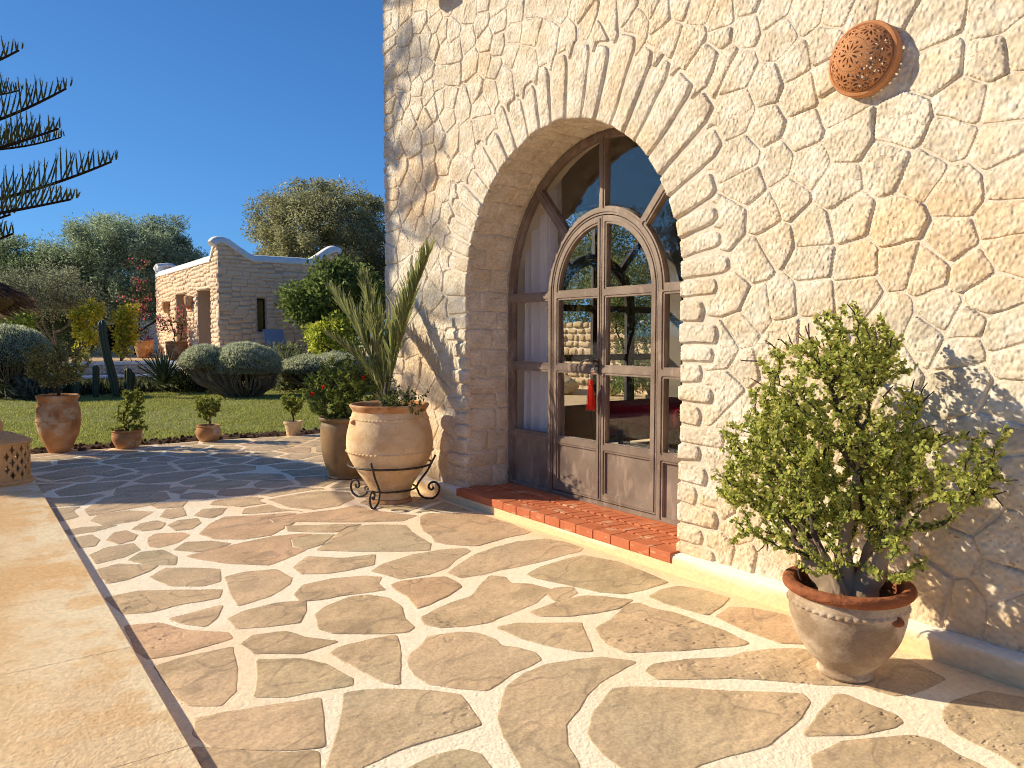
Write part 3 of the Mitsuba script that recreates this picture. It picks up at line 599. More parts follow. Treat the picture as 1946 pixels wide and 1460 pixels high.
# distances along the wall count a little less than upright ones here and there, so that the stones do not all look alike
V = Voronoi(np.vstack([S, far]))
cells = []
for i in range(len(S)):
    reg = V.regions[V.point_region[i]]
    if -1 in reg or not reg:
        continue
    g = Polygon(V.vertices[reg]).intersection(clip)
    for q in getattr(g, 'geoms', [g]):
        if q.geom_type == 'Polygon' and q.area > .006:
            cells.append(q)
stones = []
for i, q in enumerate(ring):
    o = rough(q.buffer(-.005), .011, .006, 12, i + 1, .018)
    if o is not None:
        m = pillow(o, .022, rg.uniform(.011, .021), .012, 1000 + i, .005, .03, front())
        add(HOUSE + '__wall__voussoir', m, 'wall_stone', smooth=True)
for i, q in enumerate(cells):
    o = rough(q.buffer(-.002 - .005 * rg.random() ** 2), .012, .012, 9, i + 201, .018)
    if o is None or o.area < .004:
        continue
    vis = -7 < o.centroid.x < -1.15 and o.centroid.y < 4.75
    edge = o.bounds[0] < X0 + .01
    st = .024 if vis else .05
    m = pillow(o, st, rg.uniform(.006, .014), rg.uniform(.008, .015), 2000 + i, .006, .12 if edge else .028, front(), tilt=.035)
    stones.append((o.area * (1 if vis else .001), m))
stones.sort(key=lambda s: -s[0])
for a, m in stones[:300]:
    add(HOUSE + '__wall__stone', m, 'wall_stone', smooth=True)
add(HOUSE + '__wall__stone_field', cat([m for a, m in stones[300:]]), 'wall_stone', smooth=True, kind='stuff')

# --- stones lining the reveal of the arch
path = [np.array([XC - RA - .012, z]) for z in np.linspace(.12, ZS, 60)] + [np.array([XC - (RA + .012) * math.cos(t), ZS + (RA + .012) * math.sin(t)]) for t in np.linspace(0, math.pi, 160)[1:]] + [np.array([XC + RA + .012, z]) for z in np.linspace(ZS, .12, 60)[1:]]
path = np.array(path)
plen = np.concatenate([[0], np.cumsum(np.linalg.norm(np.diff(path, axis=0), axis=1))])


def on_arch(s, y, h):
    x, z = np.interp(s, plen, path[:, 0]), np.interp(s, plen, path[:, 1])
    dx, dz = np.interp(s + .02, plen, path[:, 0]) - np.interp(s - .02, plen, path[:, 0]), np.interp(s + .02, plen, path[:, 1]) - np.interp(s - .02, plen, path[:, 1])
    n = np.hypot(dx, dz)
    return np.stack([x + dz / n * h, y, z - dx / n * h], 1)


s, k = 0.004, 0
while s < plen[-1] - .05:
    ds = min(rg.uniform(.10, .19), plen[-1] - .004 - s)
    cuts = [.006] + ([rg.uniform(.14, .30)] if k % 4 != 1 else [rg.uniform(.30, .36)] if k % 8 == 1 else []) + [.428]
    for y0, y1 in zip(cuts[:-1], cuts[1:]):
        o = rough(sbox(s + .002, y0 + .003, s + ds - .003, y1 - .003), .022, .014, 8, k * 3 + int(y0 * 50) + 5, .022)
        if o is not None:
            add(HOUSE + '__wall__reveal_stone', pillow(o, .028, rg.uniform(.006, .014), .02, 5000 + k * 7 + int(y0 * 90), .003, .012, on_arch), 'wall_stone', smooth=True)
    s += ds
    k += 1

# --- plinth along the foot of the wall and the tiled doorstep
for a, b in ((X0 - .07, -5.452), (-3.058, X1)):
    xs = np.linspace(a, b, max(8, int((b - a) / .05)))
    prof = [(.0, -.06), (-.087, -.06), (-.087, .085), (-.083, .103), (-.07, .112), (-.0, .116)]
    v = np.array([[x, y + (.004 * (meshkit.noise(np.array([x * 3, z * 8, 1.0])) - .5) if y < -.01 else 0), z + (.006 * (meshkit.noise(np.array([x * 2.5, 3.0, y * 6])) - .5) if z > .05 else 0)] for x in xs for y, z in prof])
    n = len(prof)
    f = [[i * n + j, (i + 1) * n + j, (i + 1) * n + j + 1, i * n + j + 1] for i in range(len(xs) - 1) for j in range(n - 1)]
    f = np.array(f)
    f = np.vstack([f[:, [0, 1, 2]], f[:, [0, 2, 3]]])
    ends = []
    for e, i in ((0, 0), (1, len(xs) - 1)):
        o = i * n
        ends += [[o, o + j, o + j + 1] if e else [o, o + j + 1, o + j] for j in range(1, n - 1)]
    add(HOUSE + '__plinth', (v, np.vstack([f, np.array(ends)])), 'plinth_plaster', smooth=35)
STEP = HOUSE + '__doorstep'
add(STEP, cat([box(-5.452, -3.058, -.088, -.002, -.06, .062), box(-5.42, -3.09, -.0025, .40, -.06, .108)]), 'plinth_plaster')
add(STEP + '__sill', box(-5.42, -3.09, .402, .49, -.06, .1215), 'floor_tile')
n = 14
for i in range(n):
    a = -5.452 + (2.394 / n) * i
    w = 2.394 / n
    j = rg.uniform(-.0015, .0015)
    add(STEP + '__nosing_tile', box(a + .0012, a + w - .0012, -.097 + j * .5, .050, .062, .124 + j * .5, .004), 'floor_tile')
for y0, ph in ((.055, .0), (.235, .04)):
    i = 0
    x = -5.41 + ph
    while x < -3.12:
        m = np.array(box(-.036, .036, 0, .165, .100, .1235 + rg.uniform(-.001, .001), .003)[0])
        f = box(-.036, .036, 0, .165, .100, .12, .003)[1]
        t = math.radians(10 + rg.uniform(-1, 1))
        v = np.stack([x + .036 + m[:, 0] * math.cos(t) + m[:, 1] * math.sin(t) - .02, y0 + .006 - m[:, 0] * math.sin(t) + m[:, 1] * math.cos(t), m[:, 2]], 1)
        add(STEP + '__tread_tile', (v, f), 'floor_tile')
        x += .0765


# ------------------------------------------------------------------ the glazed iron door (and its twin in the side wall)
def build_door(parent, place, yf, mat, label=None, handle=True):
    """place(v) maps points built at the front door's spot to their own."""
    def put(name, mesh, m, **k):
        v, f = mesh
        return add(parent + '__' + name, (place(np.asarray(v, float)), f), m, **k)
    full = arch(RA + .01, ZB - .002)
    inner = arch(.63, ZB + .02)
    inner_in = arch(.572, ZB + .03)
    bars = [sbox(XC - RA, ZS - .04, XC + RA, ZS + .035), sbox(XC - RA, 1.115, XC + RA, 1.19), sbox(XC - RA, .535, XC + RA, .605), sbox(XC - .032, ZS + .6, XC + .032, ZS + RA + .01)]
    for t in (48, 132):
        c, s_ = math.cos(math.radians(t)), math.sin(math.radians(t))
        bars.append(LineString([(XC + .6 * c, ZS + .6 * s_), (XC + RA * c, ZS + RA * s_)]).buffer(.036, cap_style='flat'))
    fr = full.difference(arch(RA - .045, ZB + .03))
    outside = full.difference(inner)
    fixed = unary_union([fr, inner.difference(inner_in)] + [b.intersection(outside) for b in bars])
    fixed = fixed.buffer(0)
    put('frame', ext(fixed, yf, yf + .055, 'y'), mat)
    # raised fillets on the frame catch the light
    fil = fixed.buffer(-.017).buffer(0)
    put('frame_fillet', ext(fil, yf - .008, yf - .0002, 'y'), mat)
    side_panels = [sbox(XC + a, ZB + .03, XC + b, .537) for a, b in ((-RA + .044, -.629), (.629, RA - .044))]
    for q in side_panels:
        put('kick_panel', ext(q, yf + .022, yf + .03, 'y'), mat)
    glass = outside.difference(fixed.buffer(-.004)).difference(unary_union(side_panels).buffer(.01))
    for g in getattr(glass, 'geoms', [glass]):
        if g.area > .01:
            put('pane', flat(g, lambda a, b: np.stack([a, a * 0 + yf + .028, b], 1)), 'pane_glass')
    for sd in (-1, 1):
        leaf = arch(.565, ZB + .037).intersection(sbox(XC - 1, 0, XC - .004, 4) if sd < 0 else sbox(XC + .004, 0, XC + 1, 4))
        cut = arch(.505, ZB + .1).intersection(sbox(XC - 1, 0, XC - .048, 4) if sd < 0 else sbox(XC + .048, 0, XC + 1, 4))
        lb = [sbox(XC - 1, ZS - .04, XC + 1, ZS + .035), sbox(XC - 1, 1.115, XC + 1, 1.19), sbox(XC - 1, .535, XC + 1, .605)]
        ll = unary_union([leaf.difference(cut)] + [b.intersection(leaf) for b in lb])
        put('leaf', ext(ll, yf + .004, yf + .05, 'y'), mat)
        put('leaf_fillet', ext(ll.buffer(-.016).buffer(0), yf - .003, yf + .0038, 'y'), mat)
        put('kick_panel', ext(cut.intersection(sbox(XC - 1, 0, XC + 1, .537)).buffer(.002), yf + .018, yf + .026, 'y'), mat)
        g = cut.difference(ll.buffer(-.004)).intersection(sbox(XC - 1, .55, XC + 1, 4))
        for q in getattr(g, 'geoms', [g]):
            if q.area > .01:
                put('pane', flat(q, lambda a, b: np.stack([a, a * 0 + yf + .028, b], 1)), 'pane_glass')
    if handle:
        hx, hz = XC - .03, 1.185
        hm = [box(hx - .018, hx + .018, yf - .018, yf - .004, hz - .06, hz + .05, .003),
              tube(np.array([[hx, yf - .015, hz + .03], [hx, yf - .06, hz + .035], [hx - .02, yf - .072, hz + .04], [hx - .07, yf - .072, hz + .035], [hx - .12, yf - .07, hz + .015]]), [.009, .009, .009, .008, .006], 8)]
        put('handle', cat(hm), 'black_iron')
        put('key', cat([tube(np.array([[hx, yf - .004, hz - .035], [hx, yf - .045, hz - .035]]), .004, 6), tube(np.array([[hx + .014 * math.cos(t), yf - .052, hz - .035 + .014 * math.sin(t)] for t in np.linspace(0, 2 * math.pi, 14)]), .003, 5)]), 'grey_metal')


YF = .437
build_door(HOUSE + '__arched_door', lambda v: v, YF, 'rusty_iron')
build_door(HOUSE + '__garden_door', lambda v: np.stack([X0 + .10 + (v[:, 1] - YF), 2.64 + (v[:, 0] - XC), v[:, 2]], 1), YF, 'black_iron', handle=False)

# tassel hung on the key
hx, yy, zt = XC - .03, YF - .052, 1.185 - .05
tm = [tube(np.array([[hx, yy, zt], [hx - .006, yy - .004, zt - .03], [hx - .014, yy - .004, zt - .06]]), .0022, 5), lathe([(0, .0), (.015, -.006), (.019, -.022), (.014, -.034), (.0165, -.042)], 12, (hx - .015, yy - .004, zt - .055))]
for i in range(46):
    a, r = rg.uniform(0, 6.283), .016 * math.sqrt(rg.random())
    p = np.array([hx - .015 + r * math.cos(a), yy - .004 + r * math.sin(a), zt - .092])
    q = p + [1.4 * r * math.cos(a) + rg.normal() * .002, 1.4 * r * math.sin(a), -.19 + rg.normal() * .006]
    tm.append(tube(np.array([p, (p + q) / 2 + rg.normal(size=3) * .0015, q]), [.0028, .003, .0022], 4))
add('tassel', cat(tm), 'bright_red', smooth=True, label='long red tassel hanging from the key of the arched door', cat='tassel')

# curtain behind the left sidelight
u = np.linspace(0, 1, 90); w = np.linspace(0, 1, 34)
U_, W_ = np.meshgrid(u, w, indexing='ij')
amp = .035 + .02 * np.sin(U_ * 9)
xx = -5.44 + U_ * (.44 + .10 * (1 - W_)) + .02 * np.sin(W_ * 3)
v = np.stack([xx, .60 + amp * np.sin(U_ * 34 + 1.2 * np.sin(W_ * 2.5)) + .03 * W_, .14 + W_ * 2.62], -1).reshape(-1, 3)
i, j = np.meshgrid(np.arange(89), np.arange(33), indexing='ij')
q = np.stack([i * 34 + j, (i + 1) * 34 + j, (i + 1) * 34 + j + 1, i * 34 + j + 1], -1).reshape(-1, 4)
add('curtain', (v, np.vstack([q[:, [0, 1, 2]], q[:, [0, 2, 3]]])), 'curtain_cloth', smooth=True, label='pale grey curtain hanging behind the left side panes of the arched door', cat='curtain')

# table and bench seen through the panes
TB = thing('table', 'dark table with a deep red cloth seen through the lower door panes', 'table')
cx, cy = -4.15, 1.62
add(TB + '__top', box(cx - .85, cx + .95, cy - .42, cy + .42, .78, .82, .006), 'dark_wood')
for sx in (-.72, .82):
    for sy in (-.33, .33):
        add(TB + '__leg', box(cx + sx - .04, cx + sx + .04, cy + sy - .04, cy + sy + .04, .1, .778, .006), 'dark_wood')
add(TB + '__stretcher', cat([box(cx - .68, cx + .78, cy - .03, cy + .03, .22, .28, .004)]), 'dark_wood')
gx, gy = np.meshgrid(np.linspace(-.98, 1.0, 60), np.linspace(-.56, .5, 36), indexing='ij')
ov = np.maximum(np.abs(gx - .05) - .91, 0) + np.maximum(np.abs(gy) - .43, 0)
cl = np.stack([cx + np.clip(gx, -.885, .985), cy + np.clip(gy, -.45, .45), .828 - ov * (1.3 + 1.4 * (gx < -.9)) + .006 * np.sin(gx * 25) * (ov > 0)], -1).reshape(-1, 3)
i, j = np.meshgrid(np.arange(59), np.arange(35), indexing='ij')
q = np.stack([i * 36 + j, (i + 1) * 36 + j, (i + 1) * 36 + j + 1, i * 36 + j + 1], -1).reshape(-1, 4)
add('tablecloth', (cl, np.vstack([q[:, [0, 1, 2]], q[:, [0, 2, 3]]])), 'red_cloth', smooth=True, label='deep red cloth draped over the table inside the room', cat='tablecloth')
BN = thing('bench', 'low dark slatted bench standing in front of the red covered table', 'bench')
for k in range(4):
    add(BN + '__slat', box(-4.7, -3.5, .82 + k * .085, .89 + k * .085, .42, .445, .004), 'dark_wood')
for sx in (-4.6, -3.62):
    add(BN + '__leg', cat([box(sx, sx + .05, .83, .88, .1, .418, .004), box(sx, sx + .05, 1.08, 1.13, .1, .418, .004)]), 'dark_wood')

# ------------------------------------------------------------------ pierced wall lamp
LC, LR, LH = (-1.972, 2.672), .166, .142


def petal(cx, cy, a, l0, l1, w):
    c, s_ = math.cos(a), math.sin(a)
    pts = [(l0, 0), (l0 + (l1 - l0) * .35, w), (l0 + (l1 - l0) * .6, w * .9), (l1, 0), (l0 + (l1 - l0) * .6, -w * .9), (l0 + (l1 - l0) * .35, -w)]
    return Polygon([(cx + x * c - y * s_, cy + x * s_ + y * c) for x, y in pts])


holes = []
for k in range(10):
    holes.append(petal(0, 0, k * 2 * math.pi / 10, .012, .043, .0035))
for k in range(10):
    a = (k + .5) * 2 * math.pi / 10
    holes.append(Polygon([(.05 * math.cos(a + d) * m, .05 * math.sin(a + d) * m) for d, m in ((-.13, 1), (.13, 1), (0, .72))]))
for k in range(44):
    a = k * 2 * math.pi / 44
    holes.append(Point(.064 * math.cos(a), .064 * math.sin(a)).buffer(.0021, quad_segs=2))
for k in range(8):
    a = k * 2 * math.pi / 8 + .2
    cx, cy = .118 * math.cos(a), .118 * math.sin(a)
    for m in range(8):
        holes.append(petal(cx, cy, a + m * math.pi / 4, .010, .041, .006))
        b = a + (m + .5) * math.pi / 4
        holes.append(Polygon([(cx + .042 * math.cos(b + d) * q, cy + .042 * math.sin(b + d) * q) for d, q in ((-.13, 1), (.13, 1), (0, .68))]))
    b = a + math.pi / 8
    for r_, w_ in ((.155, .013), (.085, .008)):
        holes.append(Polygon([((r_) * math.cos(b - w_ / r_), r_ * math.sin(b - w_ / r_)), (r_ * math.cos(b + w_ / r_), r_ * math.sin(b + w_ / r_)), ((r_ - .018) * math.cos(b), (r_ - .018) * math.sin(b))]))
disc = Point(0, 0).buffer(.168, quad_segs=32).difference(unary_union(holes).intersection(Point(0, 0).buffer(.160)))
tm = trimesh.creation.extrude_polygon(disc if disc.geom_type == 'Polygon' else max(disc.geoms, key=lambda g: g.area), .007, engine='earcut')
tv, tf = trimesh.remesh.subdivide_to_size(np.asarray(tm.vertices), np.asarray(tm.faces), .014)
r = np.hypot(tv[:, 0], tv[:, 1]); a = np.arctan2(tv[:, 1], tv[:, 0])
th = r / .168 * math.radians(76)
Rr = (LR - .017) / math.sin(math.radians(76))
rr = (Rr - .007 + tv[:, 2]) * np.sin(th)
hh = ((Rr - .007 + tv[:, 2]) * np.cos(th) - Rr * math.cos(math.radians(76))) * (LH - .035) / (Rr * (1 - math.cos(math.radians(76)))) + .035
LAMP = thing('wall_lamp', 'round terracotta wall lamp pierced with flower patterns, high on the stone wall', 'lamp')
add(LAMP + '__pierced_dome', (np.stack([LC[0] + rr * np.cos(a), -.026 - hh, LC[1] + rr * np.sin(a)], 1), tf), 'lamp_clay', smooth=40)
rim = lathe([(LR - .022, .04), (LR - .012, .047), (LR - .002, .043), (LR + .001, .034), (LR, .0), (LR - .012, .0), (LR - .018, .034), (LR - .022, .04)], 64)
add(LAMP + '__rim', (np.stack([LC[0] + rim[0][:, 0], -.022 - rim[0][:, 2], LC[1] + rim[0][:, 1]], 1), rim[1]), 'lamp_clay', smooth=40)

FL = thing('floodlight', 'grey metal floodlight cut off by the top edge above the doorway wall', 'floodlight')
add(FL + '__housing', box(-5.95, -5.70, -.24, -.10, 4.285, 4.47, .012), 'grey_metal')
add(FL + '__bracket', cat([box(-5.86, -5.79, -.10, .0, 4.36, 4.42, .004), box(-5.90, -5.75, -.035, -.02, 4.32, 4.46, .004)]), 'dark')
add(FL + '__glass', box(-5.935, -5.715, -.25, -.2405, 4.30, 4.455, .002), 'dark')

# ------------------------------------------------------------------ the ground
big = Polygon([(-900, -900), (900, -900), (900, 900), (-900, 900)])
add('ground', flat(big, lambda a, b: np.stack([a, b, a * 0 - .09], 1)), 'earth', kind='structure')
add('lawn', flat(Polygon([(-10.9, -14), (-20.9, -14), (-20.9, 6.5), (-10.9, 6.5)]), lambda a, b: np.stack([a, b, a * 0 - .012], 1)), 'lawn_ground', kind='structure')


def edge_x(y):
    return -10.72 + .06 * np.sin(y * 1.7) + .09 * np.sin(y * .6 + 1)


ys = np.linspace(-9, 1.6, 60)
pave = Polygon([(2.5, -9)] + [(edge_x(y), y) for y in ys] + [(2.5, 1.6)]).intersection(sbox(-12, -3.0, 2.5, 1.6)).difference(sbox(X0 + .01, .02, 3, 3))
pts = []
m = trimesh.creation.triangulate_polygon(pave, engine='earcut')
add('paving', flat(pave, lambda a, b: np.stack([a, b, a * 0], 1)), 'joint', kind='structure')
top = lambda a, b, h: np.stack([a, b, h], 1)
rg = np.random.default_rng(23)
traced = [Polygon(np.array(p).reshape(-1, 2)).buffer(.015) for p in PAVING]
TU = unary_union([p.buffer(.035) for p in traced])
room = pave.difference(sbox(X0 - .1, -.09, 3, .1)).buffer(-.03)
sd = [p.centroid.coords[0] for p in traced]
for c in rg.uniform([-10.7, -2.8], [2.4, 1.5], (3000, 2)):
    if np.hypot(*(np.array(sd) - c).T).min() > (.34 if c[0] < -6 else .5) and TU.distance(Point(c)) > .08:
        sd.append(tuple(c))
V = Voronoi(np.vstack([sd, [[-60, 0], [60, 0], [0, 60], [0, -60]]]))
extra = []
for i in range(len(traced), len(sd)):
    reg = V.regions[V.point_region[i]]
    if -1 in reg or not reg:
        continue
    q = Polygon(V.vertices[reg]).intersection(room).difference(TU).buffer(-.03)
    for g in getattr(q, 'geoms', [q]):
        if g.geom_type == 'Polygon' and g.area > .02:
            extra.append(g)
flags = []
for i, q in enumerate(traced + extra):
    q = q.intersection(room.buffer(.03))
    if q.is_empty:
        continue
    if q.geom_type != 'Polygon':
        q = max(q.geoms, key=lambda g: g.area)
    o = rough(q, .007, .008, 9, i + 3, .02)
    if o is None:
        continue
    near = o.centroid.x > -5.2
    flags.append(pillow(o, .05 if near else .09, rg.uniform(.002, .004), .007, 7000 + i, .0012, .02, top))
for m in flags:
    add('paving__flagstone', m, 'slab' + ('', '', '_1', '', '_2', '_3', '')[rg.integers(7)], smooth=True)

# plastered platform beside the camera, in slabs with open joints
ry = np.random.default_rng(5)
xs = [-9.2, -8.25, -7.3, -6.3, -5.45, -4.55, -3.62, -2.62, -1.6, -.6, .5, 1.7, 3.0]
add('platform', box(-9.19, 2.99, -7.5, -2.905, -.08, .040), 'platform_plaster', kind='structure')
for a, b in zip(xs[:-1], xs[1:]):
    v, f = box(a + .0009, b - .0009, -7.49, -2.897, .0401, .050, .0012)
    add('platform__slab', (v, f), 'platform_plaster')

# bare soil strip between paving and lawn
n1, n2 = 90, 12
yy, tt = np.meshgrid(np.linspace(-9, 6.4, n1 * 2), np.linspace(0, 1, n2), indexing='ij')
xx = edge_x(yy) + .03 - tt * (.52 + .1 * np.sin(yy * 2.2))
zz = -.02 + .05 * np.sin(tt * math.pi) * (meshkit.fbm(np.stack([xx * 6, yy * 6, xx * 0], -1), 3) + .2) + .035 * (meshkit.noise(np.stack([xx * 17, yy * 17, xx * 0], -1)) - .4)
i, j = np.meshgrid(np.arange(n1 * 2 - 1), np.arange(n2 - 1), indexing='ij')
q = np.stack([i * n2 + j, i * n2 + j + 1, (i + 1) * n2 + j + 1, (i + 1) * n2 + j], -1).reshape(-1, 4)
add('soil_strip', (np.stack([xx, yy, zz], -1).reshape(-1, 3), np.vstack([q[:, [0, 1, 2]], q[:, [0, 2, 3]]])), 'soil', smooth=True, kind='structure')
cl = []
for k in range(380):
    y = rg.uniform(-4, 2.5); t = rg.random()
    c = np.array([edge_x(y) + .02 - t * .5, y, .015])
    s_ = trimesh.creation.icosphere(1, rg.uniform(.01, .032))
    vv = np.asarray(s_.vertices) * (1 + .5 * (meshkit.noise(np.asarray(s_.vertices) * 60 + k) - .5))[:, None]
    cl.append((vv + c, np.asarray(s_.faces)))
add('soil_clods', cat(cl), 'soil', smooth=True, kind='stuff', label='dark clods of soil along the edge of the paving', cat='soil')

# grass
rg = np.random.default_rng(31)
N = 170000
c = np.stack([-11.25 - rg.random(N) ** 1.25 * 9.6, rg.uniform(-6.5, 6.0, N), np.full(N, -.012)], 1)
bare = meshkit.fbm(c * [.9, .9, 1], 3, 3)
c = c[(bare > .42) | (rg.random(N) < .3)]
d = rg.normal(size=(len(c), 3)) * .45; d[:, 2] = 1
gm, gc = leaves(c, d, rg.uniform(.025, .055, len(c)), .011, rg, 'blade', color=(0.27, 0.32, 0.08), col2=(0.45, 0.42, 0.16), cvar=.2)
add('grass', gm, 'leaf', color=gc, kind='stuff', label='short clipped green lawn grass between the pots and the shrub bed', cat='grass')

# planting bed, terrace of the far house
add('garden_bed', box(-26, -20.85, -14, 7.2, -.1, .005), 'soil', kind='structure')
add('house_terrace', cat([box(-60, -25.62, -14, 10, -.3, .61), box(-25.62, -21.9, 2.25, 10, -.3, .605)]), 'earth', kind='structure')

# ------------------------------------------------------------------ pots
def beads(r, z, n, c, amp=.006, h=.012, sides=4):
    """A thumb-pressed band of clay round a pot."""
    a = np.linspace(0, 2 * np.pi, n * 4, endpoint=False)
    w = amp * np.abs(np.sin(a * n / 2))
    prof = [(-.001, h), (.5, h * .6), (1, 0), (.5, -h * .6), (-.001, -h)]
    v = np.stack([np.stack([(r + (w + .004) * k) * np.cos(a), (r + (w + .004) * k) * np.sin(a), np.full_like(a, z + dz) + .003 * np.sin(a * 3 + 1)], -1) for k, dz in prof]).reshape(-1, 3)
    m = len(a)
    i, j = np.meshgrid(np.arange(len(prof) - 1), np.arange(m), indexing='ij')
    q = np.stack([(i + 1) * m + j, (i + 1) * m + (j + 1) % m, i * m + (j + 1) % m, i * m + j], -1).reshape(-1, 4)
    return v + np.asarray(c, float), np.vstack([q[:, [0, 1, 2]], q[:, [0, 2, 3]]])


def pot(name, label, c, outer, lip, wall, soil_z, mat, rim_mat=None, bands=(), n=72, seed=1, group=None, lug=None, wob=.012):
    """outer: profile from the foot to under the rim; lip: the rim's profile up, over and in."""
    t = thing(name, label, 'plant pot', group)
    po = smooth_prof(outer, 6)
    inner = [(lip[-1][0], lip[-1][1])] + [(max(.02, np.interp(z, po[:, 1], po[:, 0]) - wall), z) for z in np.linspace(lip[-1][1] - .02, soil_z - .05, 6)]
    add(t + '__body', lathe(np.vstack([[(0.001, outer[0][1])], po, ]), n, c, wob, seed), mat, smooth=50)
    add(t + '__rim', lathe(np.vstack([smooth_prof(lip, 4), inner]), n, c, wob, seed), rim_mat or mat, smooth=50)
    for r, z, nb, am in bands:
        add(t + '__band', beads(np.interp(z, po[:, 1], po[:, 0]) - .002, z, nb, c, am), mat, smooth=50)
    rs = np.interp(soil_z, po[:, 1], po[:, 0]) - wall * .6
    rg = np.random.default_rng(seed)
    a = np.linspace(0, 2 * np.pi, 40, endpoint=False)
    v = [[0, 0, soil_z + .02]]
    for k in np.linspace(.15, 1, 8):
        for q in a:
            v.append([rs * k * math.cos(q), rs * k * math.sin(q), soil_z + .02 * (1 - k) + rg.normal() * .006])
    f = [[0, 1 + j, 1 + (j + 1) % 40] for j in range(40)]
    for k in range(7):
        for j in range(40):
            a0, a1, b0, b1 = 1 + k * 40 + j, 1 + k * 40 + (j + 1) % 40, 41 + k * 40 + j, 41 + k * 40 + (j + 1) % 40
            f += [[a0, b0, b1], [a0, b1, a1]]
    add(t + '__soil', (np.array(v) + c, np.array(f)), 'soil')
    if lug:
        ang, z = lug
        r = np.interp(z, po[:, 1], po[:, 0])
        s_ = trimesh.creation.icosphere(2, 1.0)
        v = np.asarray(s_.vertices) * [.03, .022, .02]
        ca, sa = math.cos(ang), math.sin(ang)
        v = np.stack([(v[:, 0] + r) * ca - v[:, 1] * sa, (v[:, 0] + r) * sa + v[:, 1] * ca, v[:, 2] + z], 1)
        add(t + '__lug', (v + c, np.asarray(s_.faces)), rim_mat or mat, smooth=True)
    return t


# big pale pot by the wall on the right
PR = np.array([-1.705, -.525, .006])
kq = .88
pot('terracotta_pot', 'pale weathered clay pot with red rim holding the spekboom bush at right', PR,
    [(r * kq, z * .90) for r, z in [(.120, 0), (.128, .012), (.120, .030), (.132, .052), (.182, .105), (.230, .185), (.254, .270), (.259, .335), (.254, .385)]],
    [(r * kq, z * .90) for r, z in [(.252, .380), (.266, .385), (.285, .398), (.291, .415), (.285, .432), (.266, .438), (.240, .432)]], .022, .325, 'grey_clay', 'rim_clay',
    bands=((0, .302, 46, .010),), n=96, seed=3, lug=(-.15, .29))
# urn on the iron stand
PU = np.array([-5.86, -.50, .006])
pot('terracotta_urn', 'large buff clay urn with a toothed band sitting in a scrolled iron stand', PU,
    [(.150, .03), (.165, .035), (.172, .075), (.200, .15), (.282, .27), (.342, .38), (.366, .47), (.362, .56), (.338, .67), (.308, .77)],
    [(.307, .765), (.312, .778), (.326, .80), (.334, .818), (.328, .829), (.312, .826), (.292, .815)], .025, .755, 'pale_clay', 'terracotta',
    bands=((0, .435, 60, .013), (0, .71, 60, .006)), n=96, seed=8, lug=(-1.55, .69), wob=.012)
add('terracotta_urn__foot_collar', lathe([(.172, .03), (.185, .0), (.16, -.0), (.15, .03)], 64, PU), 'terracotta', smooth=40)
ST = thing('iron_plant_stand', 'black wrought iron plant stand with scrolled feet under the buff urn', 'plant stand')
for r, z, w in ((.352, .325, .0095), (.215, .115, .0085)):
    a = np.linspace(0, 2 * np.pi, 61)
    add(ST + '__hoop', tube(np.stack([PU[0] + r * np.cos(a), PU[1] + r * np.sin(a), np.full_like(a, z)], 1), w, 8, caps=False), 'black_iron', smooth=True)
for ang in (math.radians(-50), math.radians(64), math.radians(-152)):
    pr = [(.385, .385), (.372, .355), (.354, .325), (.315, .25), (.25, .165), (.224, .115)]
    cr, cz = .33, .105
    sp = [(q + .028, w) for q, w in [(.206, .08), (.225, .04), (.27, .014), (.318, .008), (.362, .028), (.386, .066), (.388, .108), (.366, .142), (.330, .150), (.303, .130), (.300, .100), (.320, .084), (.337, .096), (.334, .110)]]
    pts = smooth_prof(pr + sp, 5)
    v3 = np.stack([PU[0] + pts[:, 0] * math.cos(ang), PU[1] + pts[:, 0] * math.sin(ang), pts[:, 1]], 1)
    add(ST + '__leg', tube(v3, .0092, 8), 'black_iron', smooth=True)
# olive brown pot behind it
PB = np.array([-7.12, -.34, .006])
pot('glazed_pot', 'dark olive brown glazed pot half hidden behind the buff urn', PB,
    [(.175, 0), (.190, .010), (.182, .03), (.20, .09), (.236, .24), (.252, .40), (.250, .50), (.238, .56)],
    [(.238, .555), (.255, .565), (.268, .58), (.268, .60), (.250, .605), (.232, .60)], .025, .555, 'glazed_clay', None, n=72, seed=12)
# tall urn on the edge of the lawn
PT = np.array([-10.72, -2.47, .0])
pot('tall_clay_urn', 'tall ochre clay urn with lime stains at the lawn edge, leftmost in the row', PT,
    [(.105, 0), (.122, .015), (.160, .10), (.216, .25), (.240, .38), (.234, .52), (.208, .625)],
    [(.208, .62), (.216, .64), (.232, .665), (.236, .69), (.222, .70), (.198, .69)], .022, .655, 'terracotta', None,
    bands=((0, .385, 50, .006), (0, .60, 50, .005)), n=72, seed=17)
P3 = np.array([-10.62, -1.74, .0])
pot('round_clay_pot', 'reddish brown round clay pot, second from the left along the lawn', P3,
    [(.11, 0), (.125, .01), (.160, .07), (.178, .135), (.172, .185), (.162, .205)],
    [(.162, .20), (.172, .21), (.178, .222), (.172, .232), (.152, .228)], .018, .205, 'terracotta', None, bands=((0, .19, 30, .005),), n=48, seed=21)
P4 = np.array([-10.68, -.74, .0])
pot('squat_clay_pot', 'squat glossy red brown clay pot in the middle of the lawn edge', P4,
    [(.10, 0), (.115, .008), (.150, .06), (.166, .115), (.155, .165), (.138, .195)],
    [(.138, .19), (.147, .20), (.152, .212), (.145, .222), (.125, .218)], .018, .19, 'terracotta', None, n=48, seed=22)
P5 = np.array([-10.62, .40, .0])
